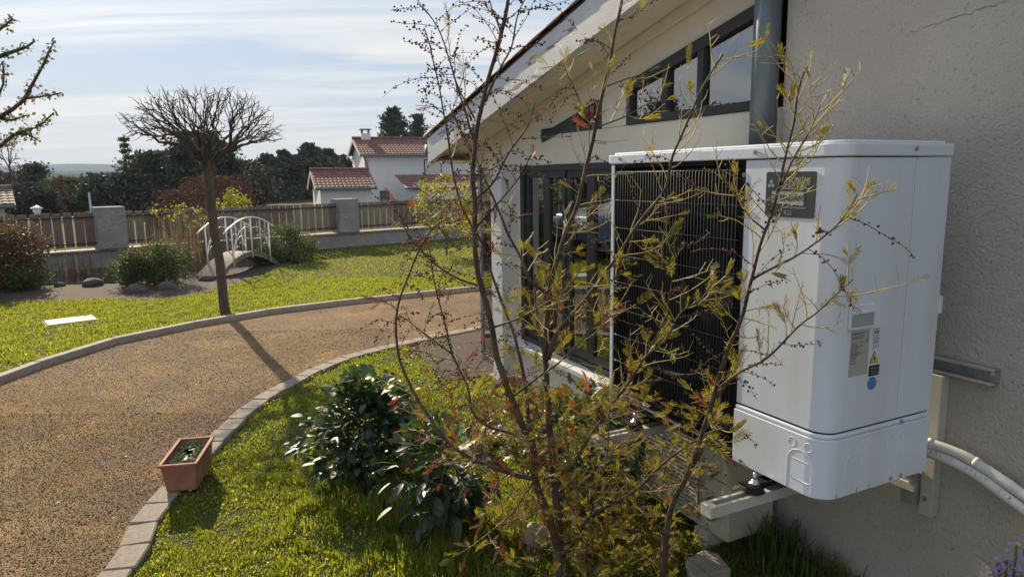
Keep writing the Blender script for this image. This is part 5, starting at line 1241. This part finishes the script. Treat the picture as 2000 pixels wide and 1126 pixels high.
# ================================================================== MIMOSA
mim = empty('mimosa_tree', gnd(1092, 1150), 0, 'spindly many-stemmed mimosa with olive fronds and seed beads in front of the house', 'tree')
mim2 = empty('mimosa_tree', gnd(1297, 1150), 0, 'single slanting mimosa stem with yellow twigs crossing in front of the white heat pump', 'tree')
stems = [  # (root, points (px,py,Y), r0, r1)
 (mim, [(1099, 1180, 2.32), (1085, 1059, 2.32), (1066, 995, 2.32), (1046, 935, 2.31), (1038, 863, 2.30), (1025, 840, 2.30), (998, 776, 2.30), (972, 700, 2.29), (958, 630, 2.28), (940, 560, 2.27), (930, 500, 2.26), (926, 400, 2.25), (925, 320, 2.24), (933, 245, 2.22), (948, 175, 2.21), (968, 100, 2.20), (988, 30, 2.18), (996, -40, 2.17)], .0205, .0062),
 (mim, [(1108, 1180, 2.36), (1093, 1040, 2.36), (1082, 935, 2.37), (1074, 859, 2.38), (1068, 776, 2.39), (1066, 700, 2.39), (1069, 610, 2.38), (1076, 550, 2.36), (1096, 480, 2.34), (1130, 390, 2.30), (1155, 290, 2.27), (1166, 230, 2.24), (1182, 160, 2.21), (1197, 80, 2.18), (1212, 10, 2.16), (1222, -40, 2.15)], .0215, .0048),
 (mim, [(1072, 700, 2.38), (1091, 646, 2.36), (1144, 584, 2.32), (1188, 526, 2.28), (1228, 464, 2.24), (1259, 420, 2.20), (1299, 367, 2.16), (1315, 302, 2.13), (1326, 272, 2.11), (1351, 218, 2.08), (1375, 165, 2.06), (1413, 105, 2.04)], .0125, .0030),
 (mim, [(1063, 938, 2.34), (1112, 912, 2.30), (1150, 851, 2.26), (1187, 802, 2.22), (1229, 745, 2.18), (1258, 700, 2.15), (1300, 662, 2.12), (1330, 610, 2.10), (1372, 582, 2.07), (1392, 552, 2.05)], .0115, .0026),
 (mim, [(1046, 935, 2.31), (995, 923, 2.30), (930, 900, 2.29), (880, 868, 2.29), (840, 820, 2.30), (800, 752, 2.31), (782, 700, 2.32), (775, 655, 2.33), (778, 589, 2.34), (802, 531, 2.35), (818, 490, 2.35), (845, 445, 2.36), (880, 425, 2.37)], .0100, .0028),
 (mim, [(1032, 852, 2.30), (985, 842, 2.31), (950, 830, 2.33), (922, 800, 2.35), (913, 749, 2.36), (882, 691, 2.37), (869, 633, 2.38), (851, 562, 2.39), (844, 513, 2.40), (838, 470, 2.40)], .0080, .0022),
 (mim, [(882, 691, 2.37), (833, 655, 2.38), (800, 628, 2.38), (778, 612, 2.38)], .0048, .0018),
 (mim, [(933, 558, 2.27), (878, 535, 2.29), (820, 489, 2.31), (789, 442, 2.33), (800, 400, 2.34)], .0058, .0018),
 (mim, [(1040, 862, 2.33), (1028, 770, 2.36), (1011, 677, 2.38), (989, 611, 2.38), (966, 549, 2.38), (949, 495, 2.37), (928, 450, 2.36), (900, 395, 2.36), (884, 330, 2.35), (872, 250, 2.34), (860, 180, 2.33), (843, 105, 2.32), (828, 55, 2.31)], .0095, .0022),
 (mim, [(1084, 640, 2.40), (1082, 584, 2.41), (1038, 549, 2.42), (1011, 491, 2.42), (984, 438, 2.42), (955, 365, 2.41), (935, 318, 2.40), (905, 262, 2.39), (880, 210, 2.38)], .0100, .0024),
 (mim, [(930, 290, 2.23), (893, 164, 2.24), (867, 80, 2.25), (844, 36, 2.26), (815, 5, 2.27)], .0052, .0020),
 (mim, [(926, 230, 2.23), (905, 190, 2.22), (888, 148, 2.21), (876, 110, 2.21)], .0038, .0018),
 (mim, [(946, 200, 2.21), (977, 133, 2.19), (1000, 89, 2.18), (1013, 27, 2.17), (1035, -20, 2.16)], .0052, .0022),
 (mim, [(962, 118, 2.20), (978, 70, 2.19), (962, 20, 2.19), (950, -20, 2.19)], .0040, .0020),
 (mim, [(926, 391, 2.25), (964, 355, 2.23), (991, 302, 2.21), (1031, 249, 2.19), (1044, 200, 2.18)], .0055, .0018),
 (mim, [(928, 445, 2.25), (968, 400, 2.23), (1012, 350, 2.21), (1040, 300, 2.19)], .0050, .0018),
 (mim, [(1164, 235, 2.24), (1137, 209, 2.22), (1124, 178, 2.21), (1102, 124, 2.20)], .0042, .0016),
 (mim, [(1186, 168, 2.21), (1222, 155, 2.18), (1262, 142, 2.16)], .0032, .0014),
 (mim, [(1168, 248, 2.24), (1222, 227, 2.21), (1262, 204, 2.19), (1300, 196, 2.17)], .0036, .0014),
 (mim, [(1138, 1180, 2.20), (1146, 1040, 2.18), (1161, 972, 2.16), (1180, 912, 2.14), (1187, 859, 2.13), (1190, 800, 2.12)], .0060, .0024),
 (mim, [(1110, 1075, 2.30), (1153, 1006, 2.22), (1203, 980, 2.17), (1252, 946, 2.13), (1305, 897, 2.09), (1373, 851, 2.05), (1420, 835, 2.02)], .0105, .0030),
 (mim, [(1188, 800, 2.22), (1233, 735, 2.19), (1273, 673, 2.16), (1300, 620, 2.13), (1312, 540, 2.11), (1318, 462, 2.10)], .0050, .0020),
 (mim, [(1312, 545, 2.11), (1290, 510, 2.10), (1277, 488, 2.09)], .0030, .0016),
 (mim, [(998, 776, 2.30), (1040, 745, 2.26), (1100, 700, 2.22), (1160, 640, 2.19), (1200, 600, 2.18)], .0060, .0022),
 (mim, [(958, 640, 2.28), (1012, 622, 2.25), (1070, 590, 2.22), (1110, 560, 2.20), (1130, 530, 2.19)], .0060, .0020),
 (mim, [(1046, 935, 2.31), (1000, 1000, 2.28), (930, 1060, 2.25), (880, 1090, 2.24)], .0060, .0024),
 (mim, [(1066, 700, 2.39), (1052, 640, 2.40), (1046, 590, 2.41), (1050, 540, 2.42)], .0060, .0024),
 (mim, [(1140, 600, 2.31), (1180, 640, 2.26), (1190, 560, 2.25), (1230, 520, 2.22)], .0040, .0018),
 (mim2, [(1293, 1180, 2.18), (1300, 1060, 2.15), (1312, 990, 2.12), (1345, 920, 2.08), (1375, 840, 2.03), (1395, 770, 1.98), (1420, 690, 1.92), (1440, 640, 1.88), (1460, 590, 1.85), (1480, 500, 1.80), (1500, 430, 1.77), (1520, 370, 1.75), (1535, 310, 1.73), (1550, 240, 1.71), (1558, 190, 1.70), (1572, 140, 1.69)], .0155, .0026),
 (mim2, [(1400, 775, 1.98), (1434, 732, 1.92), (1498, 698, 1.86), (1561, 635, 1.80), (1595, 612, 1.77), (1630, 580, 1.74), (1670, 546, 1.72)], .0072, .0016),
 (mim2, [(1470, 545, 1.83), (1505, 525, 1.80), (1555, 500, 1.77), (1600, 470, 1.74), (1635, 440, 1.71), (1660, 405, 1.69), (1673, 378, 1.68)], .0052, .0016),
 (mim2, [(1343, 925, 2.08), (1372, 880, 2.04), (1372, 850, 2.03), (1400, 800, 2.0)], .0050, .0020),
 (mim2, [(1525, 365, 1.75), (1556, 300, 1.71), (1585, 250, 1.69), (1603, 205, 1.68)], .0034, .0014),
 (mim2, [(1290, 1160, 2.2), (1290, 1060, 2.19), (1293, 972, 2.18), (1300, 900, 2.16)], .0036, .0020),
 (mim2, [(1495, 450, 1.78), (1460, 420, 1.80), (1435, 380, 1.83), (1400, 340, 1.87)], .0034, .0014),
]
tw_y, tw_r = {mim: MB(), mim2: MB()}, {mim: MB(), mim2: MB()}
seedP = {mim: [], mim2: []}; frP = {mim: [], mim2: []}
def twig(p, d, Lw, r, droop, n_=7):
    pts = [p]; d = d.normalized()
    for i in range(n_):
        d = (d + Vector(nr.normal(size=3) * .10) + Vector((0, 0, droop))).normalized(); pts.append(pts[-1] + d * Lw / n_)
    return pts
def out_dir(t):
    a = Vector(nr.normal(size=3)); a = a - t * a.dot(t); a.normalize(); a.y *= .6
    return (a + t * rnd.uniform(.2, .9) + Vector((0, 0, .15))).normalized()
def bead_twig(root, p, d, Lw):
    pts = twig(p, d, Lw, .001, rnd.uniform(-.22, .03), 8); tw_r[root].tube(pts, [.0012] * 5 + [.0009] * 4, 3, False)
    for i in range(1, len(pts)):
        for q in range(rnd.choice((1, 2, 2, 3))):
            b = pts[i - 1].lerp(pts[i], rnd.random()); o = Vector(nr.normal(size=3)); o = o.normalized() * rnd.uniform(.004, .011)
            seedP[root].append((b + o, rnd.uniform(.0022, .0042)))
def yel_twig(root, p, d, Lw, fronds=0):
    pts = twig(p, d, Lw, .002, rnd.uniform(-.02, .14), 7); tw_y[root].tube(pts, [.0019, .0018, .0017, .0016, .0014, .0012, .001, .0008], 4, False)
    for i in range(2, 8):
        if rnd.random() < .55:
            t = (pts[i] - pts[i - 1]).normalized(); q = twig(pts[i], out_dir(t), Lw * rnd.uniform(.15, .4), .001, .1, 4); tw_y[root].tube(q, [.0012, .0011, .001, .0008, .0006], 3, False)
    for k in range(fronds):
        i = rnd.randrange(2, 8); t = (pts[i] - pts[i - 1]).normalized(); frP[root].append((pts[i], (out_dir(t) + t).normalized(), 0))
def zone(px, py):
    """(spacing m, p_bead, p_yellow, p_frond, p_red, frond count) by where on the shrub"""
    if py > 1000: return .05, .05, .10, .60, .25
    if py > 740: return (.016, .14, .14, .36, .34) if px < 1060 else (.017, .08, .22, .58, .08)
    if py > 450:
        if px < 980: return .024, .80, .10, .02, .06
        return .015, .26, .46, .24, .02
    if px < 1080: return .022, .76, .14, .01, .08
    if px > 1440: return .012, .06, .78, .14, .0
    return .017, .32, .63, .03, .01
for (root, pts, r0_, r1_) in stems:
    P3 = [atY(*p) for p in pts]; Q = spline([tuple(p) for p in P3], .02); nq = len(Q)
    Q = [Vector(q) for q in Q]
    wob = [q + Vector((pnoise(q * 9), pnoise(q * 9 + Vector((7, 0, 0))), 0)) * min(.006, r0_) for q in Q]
    R_ = [.88 * (r0_ + (r1_ - r0_) * (i / (nq - 1)) ** .62) * (1 + .10 * pnoise(Q[i] * 30)) for i in range(nq)]
    loc = Vector(root.location)
    MB().tube([q - loc for q in wob], R_, 8 if r0_ > .008 else 5).build('stem', M_bark2 if r0_ > .0045 else M_twigr, root)
    s_acc = 0; nxt = .03
    for i in range(1, nq - 1):
        s_acc += (Q[i] - Q[i - 1]).length
        if s_acc < nxt: continue
        px, py = pix(Q[i]); sp, pb2, py_, pf, pr = zone(px, py); nxt = s_acc + sp * rnd.uniform(.5, 1.6)
        if i < nq * .3 and r0_ > .012 and rnd.random() < .75 and py < 760: continue
        t = (Q[i + 1] - Q[i - 1]).normalized(); d = out_dir(t); u_ = rnd.random()
        if px > 1440: d.y = -abs(d.y) * .6 + .1
        if u_ < pb2: bead_twig(root, Q[i], d, rnd.uniform(.08, .20))
        elif u_ < pb2 + py_: yel_twig(root, Q[i], d, rnd.uniform(.06, .17), 1 if rnd.random() < .4 else 0)
        elif u_ < pb2 + py_ + pf:
            yel_twig(root, Q[i], d, rnd.uniform(.04, .10), rnd.choice((2, 3, 4)))
        else:
            q = twig(Q[i], d, rnd.uniform(.05, .12), .001, -.05, 5); tw_r[root].tube(q, .0012, 3, False)
            for k in range(rnd.choice((1, 2, 3))): frP[root].append((q[rnd.randrange(2, 6)], (d + Vector(nr.normal(size=3) * .5) + Vector((0, 0, -.5))).normalized(), 1))
    # tips carry a cluster
    px, py = pix(Q[-1]); t = (Q[-1] - Q[-3]).normalized()
    if px < 900 and py < 150: continue
    for k in range(4 if py > 300 else 1):
        if px < 1080 and py < 700: frP[root].append((Q[-1 - k], (t + Vector(nr.normal(size=3) * .5)).normalized(), 1 if rnd.random() < .7 else 0)) if k < 2 else bead_twig(root, Q[-1 - k], out_dir(t), .12)
        else: frP[root].append((Q[-1 - k * 2], (t + Vector(nr.normal(size=3) * .45)).normalized(), 0))
# thicket of fronds low down between the stems
for k in range(620):
    px = rnd.gauss(1150, 125); py = rnd.uniform(760, 1120); Y = rnd.uniform(2.1, 2.75)
    if px < 900 or px > 1425: continue
    p = atY(px, py, Y); d = Vector((rnd.uniform(-1, 1), rnd.uniform(-1, .3), rnd.uniform(-.3, .9))).normalized()
    q = twig(p - d * .08, d, .09, .001, .02, 4); tw_r[mim].tube(q, .0011, 3, False)
    for z in range(rnd.choice((1, 2, 3))): frP[mim].append((q[rnd.randrange(1, 5)], (d + Vector(nr.normal(size=3) * .5)).normalized(), 1 if rnd.random() < (.26 if px < 1120 else .08) else 0))
for k in range(70):           # red and rusty fronds at the lower left of the mimosa
    px = rnd.uniform(850, 1060); py = rnd.uniform(690, 900); p = atY(px, py, rnd.uniform(2.25, 2.6)); d = Vector(nr.normal(size=3)).normalized()
    q = twig(p, d, rnd.uniform(.06, .14), .001, 0, 5); tw_r[mim].tube(q, .0011, 3, False); frP[mim].append((q[-1], d, 1)); 
    if rnd.random() < .5: bead_twig(mim, p, Vector(nr.normal(size=3)), .1)
def frond_mesh(mt, L_, n_, lp, closed):
    V = []; F = []
    def strip(a, b, w_, n3=3):
        a, b = Vector(a), Vector(b); d = (b - a); s = Vector((-d.y, d.x, 0)).normalized() * w_; k = len(V)
        for i in range(n3 + 1):
            t = i / n3; ww = (1.0 if 0 < i < n3 else .45) * (.75 if i % 2 else 1.15); c = a + d * t
            V.append(tuple(c - s * ww)); V.append(tuple(c + s * ww))
        for i in range(n3): F.append((k + 2 * i, k + 2 * i + 2, k + 2 * i + 3, k + 2 * i + 1))
    strip((0, 0, 0), (L_, 0, 0), .0007, 2)
    for i in range(n_):
        x = L_ * (.12 + .86 * i / n_); l_ = lp * (math.sin(math.pi * (.25 + .62 * i / n_)) ** .7)
        for s in (-1, 1):
            an = rad((22 if closed else 48)) ; z = rnd.uniform(-.004, .010)
            strip((x, 0, 0), (x + l_ * math.cos(an), s * l_ * math.sin(an), z), .0011)
    return MB().add(V, F).mesh('frond', mt)
fms = {0: [frond_mesh(M_frond, .060, 11, .021, True), frond_mesh(M_frond, .045, 9, .019, True), frond_mesh(M_frond, .070, 12, .020, False)],
       1: [frond_mesh(M_frondr, .06, 10, .020, True), frond_mesh(M_frondr, .045, 9, .017, False), frond_mesh(M_frondr, .065, 10, .018, True)]}
for root in (mim, mim2):
    loc = Vector(root.location); mI = Matrix.Translation(-loc)
    for nm_, d_, mt_ in (('yellow_twigs', tw_y, M_twig), ('red_brown_twigs', tw_r, M_twigr)):
        if d_[root].v:
            d_[root].v = [(x - loc.x, y - loc.y, z - loc.z) for x, y, z in d_[root].v]; d_[root].build(nm_, mt_, root, kind='stuff')
    fr_ = frP[root]; order = sorted(range(len(fr_)), key=lambda i: (fr_[i][0] - CAM).length); jn = {0: ([], []), 1: ([], [])}
    for n_, i in enumerate(order):
        p, d, ty = fr_[i]; me = rnd.choice(fms[ty]); M_ = mI @ Matrix.Translation(p) @ orient(d, Vector((0, 0, 1)) + Vector(nr.normal(size=3) * .6), rnd.uniform(-1, 1)) @ Matrix.Scale(rnd.uniform(.55, 1.15), 4)
        if n_ < 295: o = link('frond', me, root); o.matrix_local = M_
        else:
            vs_, fs_ = jn[ty]; k = len(vs_); vs_ += [tuple(M_ @ v.co) for v in me.vertices]; fs_ += [tuple(i_ + k for i_ in pl_.vertices) for pl_ in me.polygons]
    for ty, mt_ in ((0, M_frond), (1, M_frondr)):
        if jn[ty][0]: MB().add(*jn[ty]).build('frond_mass', mt_, root, kind='stuff')
    sp = seedP[root]
    if sp:
        import bmesh
        bm = bmesh.new(); bmesh.ops.create_icosphere(bm, subdivisions=1, radius=1); iv = np.array([v.co[:] for v in bm.verts]); fi = np.array([[v.index for v in f.verts] for f in bm.faces]); bm.free()
        P = np.array([tuple(p - loc) for p, s in sp]); S = np.array([s for p, s in sp]); V, F = scatter(P, S, iv, fi)
        link('seed_beads', np_mesh('seed_beads', V, F, M_seed, True), root, 'stuff')
print('FRONDS', len(frP[mim]), len(frP[mim2]), 'SEEDS', len(seedP[mim]))
# pale round stone and slab in the grass, lilac flowers at the right edge
o = link('round_stone', rock_mesh(2.2, 3)); o.data.materials.append(M_stoneb); p = gnd(1045, 1062); o.location = (p.x, p.y, .04); o.scale = (.06, .055, .06)
tag(o, 'smooth beige rounded stone in the grass behind the mimosa stems', 'stone')
pts = [gnd(*q) for q in ((1338, 1112), (1372, 1093), (1402, 1100), (1428, 1132), (1350, 1150))]
mb = MB(); mb.add([(q.x, q.y, 0) for q in pts] + [(q.x, q.y, .05) for q in pts], [(5, 6, 7, 8, 9), (0, 1, 6, 5), (1, 2, 7, 6), (2, 3, 8, 7), (3, 4, 9, 8), (4, 0, 5, 9)])
tag(mb.build('stone_slab', M_stoneb, None, .008), 'beige flat stone slab in the grass at the bottom edge below the heat pump', 'stone')
fb = atY(1992, 1068, 1.55); fl = empty('lilac_flowers', (fb.x, fb.y, 0), 0, 'spike of small lilac flowers poking in at the lower right corner', 'plant')
mb = MB(); fp = []
for k in range(7):
    tx, ty_ = rnd.uniform(-.05, .06), rnd.uniform(-.04, .04); hh = fb.z + rnd.uniform(-.06, .06)
    mb.tube([(0, 0, 0), (tx * .6, ty_ * .6, hh * .6), (tx, ty_, hh)], .003, 5)
    for q in range(60): t = rnd.uniform(.78, 1); fp.append((tx * t + rnd.gauss(0, .012), ty_ * t + rnd.gauss(0, .012), hh * t))
mb.build('flower_stems', M_tuft, fl); fp = np.array(fp)
V, F = scatter(fp, nr.uniform(.010, .018, len(fp)), LEAF_V * [1, 1.2, 1], LEAF_F); link('petals', np_mesh('petals', V, F, mat('lilac_petal', (.42, .30, .60), .6, trans=.4, rndcol=[(.42, .28, .60), (.55, .42, .70)])), fl, 'stuff')
fp2 = fp * [1.3, 1.3, .93]; V, F = scatter(fp2, nr.uniform(.012, .022, len(fp2)), LEAF_V * [1, .5, 1], LEAF_F); link('needle_leaves', np_mesh('needle_leaves', V, F, M_tuft), fl, 'stuff')
# ================================================================== THINGS SEEN ONLY IN THE WINDOW GLASS
nrm_w = Vector((-math.cos(TH), -math.sin(TH), 0)); Pw = W(FB, 0, 0)
def mirror(p): p = Vector(p); return p - nrm_w * 2 * (p - Pw).dot(nrm_w)
vc = gnd(1120, 497); vc = Vector((vc.x + 1.9, vc.y + .3, 0)); hv = Vector((-.93, -.36, 0)).normalized()
cpos = mirror(vc); ch = (mirror(vc + hv) - cpos).normalized()
car = empty('parked_car', cpos, math.atan2(ch.y, ch.x), 'blue grey car on the drive, seen only reflected in the folding window', 'car')
M_car = mat('blue_grey_car_paint', (.20, .27, .36), .25, coat=.8, metal=.3); M_tyre = mat('tyre_rubber', (.02, .02, .02), .8); M_chrome = mat('chrome', (.6, .6, .6), .15, metal=1); M_lamp = mat('headlight_glass', (.6, .62, .65), .1)
prof = [(2.15, .32), (2.2, .62), (2.12, .82), (1.2, .98), (.95, 1.02), (.35, 1.42), (-.2, 1.5), (-1.5, 1.46), (-2.0, 1.0), (-2.12, .6), (-2.1, .32)]
V = []; F = []
secs = [(-.88, .93, 0), (-.80, 1, .03), (.80, 1, .03), (.88, .93, 0)]
n_ = len(prof)
for (y, k, dz) in secs:
    for (x, z) in prof:
        yy = y * (1 if z < 1.0 else .84); V.append((x * (k if k < 1 else 1), yy, z if z < .9 else z - (.02 if k < 1 else 0)))
for s in range(3):
    for i in range(n_): j = (i + 1) % n_; F.append((s * n_ + i, s * n_ + j, (s + 1) * n_ + j, (s + 1) * n_ + i))
F += [tuple(range(n_ - 1, -1, -1)), tuple(range(3 * n_, 4 * n_))]
MB().add(V, F).build('body', M_car, car, .04, seg=3)
M_cg = mat('car_glass', (.02, .025, .03), .05, spec=.8)
MB().add([(.93, -.68, 1.045), (.93, .68, 1.045), (.42, .60, 1.40), (.42, -.60, 1.40)], [(0, 1, 2, 3)]).build('windscreen', M_cg, car)
for s in (-1, 1):
    MB().prism([(.72, 1.04), (.28, 1.36), (-.45, 1.42), (-.45, 1.04)], s * .765 - .005, s * .765 + .005, 'y').build('side_window', M_cg, car)
    MB().prism([(-.52, 1.04), (-.52, 1.42), (-1.45, 1.38), (-1.78, 1.04)], s * .765 - .005, s * .765 + .005, 'y').build('side_window', M_cg, car)
    box('headlight', M_lamp, 2.10, 2.19, s * .66 - .15, s * .66 + .15, .64, .77, car, .03)
    box('wing_mirror', M_car, .62, .78, s * .95 - .1, s * .95 + .1, .98, 1.1, car, .03)
    for x in (1.35, -1.35):
        wl = MB().prism([(x + .33 * math.cos(2 * math.pi * k / 24), .33 + .33 * math.sin(2 * math.pi * k / 24)) for k in range(24)], s * .80 - .11, s * .80 + .11, 'y').build('wheel', M_tyre, car, .02)
        MB().prism([(x + .2 * math.cos(2 * math.pi * k / 18), .33 + .2 * math.sin(2 * math.pi * k / 18)) for k in range(18)], s * .915 - .01, s * .915 + .01, 'y').build('rim', M_chrome, wl)
for k in range(5): box('grille_bar', M_chrome, 2.19, 2.215, -.42, .42, .50 + k * .045, .518 + k * .045, car)
box('number_plate', M_whitep, 2.20, 2.225, -.26, .26, .38, .48, car)
box('bumper', M_black, 2.08, 2.19, -.80, .80, .24, .36, car, .03)
# trees beyond the frame that the upper panes mirror
for i, (az, dist, hh, wd, mt_, lb) in enumerate(((-66, 15, 5.6, 3.6, M_con2, 'open pine beyond the left of the view, mirrored in the gable window'), (-56, 24, 4.2, 5, M_con, 'dark tree behind the parked car, mirrored in the folding window'), (-50, 26, 3.6, 6, M_con2, 'olive green tree behind the parked car, mirrored in the folding window'), (-62, 26, 4.0, 6, M_con2, 'broad tree left of the parked car, mirrored in the folding window'))):
    x, y = dist * math.sin(rad(az)), dist * math.cos(rad(az)); root = empty('tree', (x, y, 0), 0, lb, 'tree')
    C_ = crown_pts(80, 'round', wd / 2, wd / 2, hh * (.6 if i == 0 else .9), hh * (.4 if i == 0 else .1)); tip_tree((0, 0, 0), C_, r_tip=.02, frac=.4, rmax=.12).build('trunk', M_bark, root)
    idx = nr.randint(0, 80, 900 if i == 0 else 6000); P = C_[idx] + nr.normal(size=(len(idx), 3)) * .2; P[:, 2] = np.abs(P[:, 2])
    V, F = scatter(P, nr.uniform(.06, .16, len(P)), LEAF_V, LEAF_F); link('crown', np_mesh('crown', V, F, mt_), root)
# ================================================================== HAZE
HZ = 0.0004
M_haze = bpy.data.materials.new('haze'); M_haze.use_nodes = True; n = M_haze.node_tree.nodes; n.remove(n['Principled BSDF'])
pv = n.new('ShaderNodeVolumePrincipled'); pv.inputs['Density'].default_value = HZ; pv.inputs['Color'].default_value = (.66, .80, 1, 1); pv.inputs['Anisotropy'].default_value = 0
M_haze.node_tree.links.new(pv.outputs[0], n['Material Output'].inputs['Volume'])
tag(box('haze', M_haze, -2600, 2000, -60, 1800, -1.2, 58), 'pale blue spring haze over the valley', 'haze', None, 'stuff')
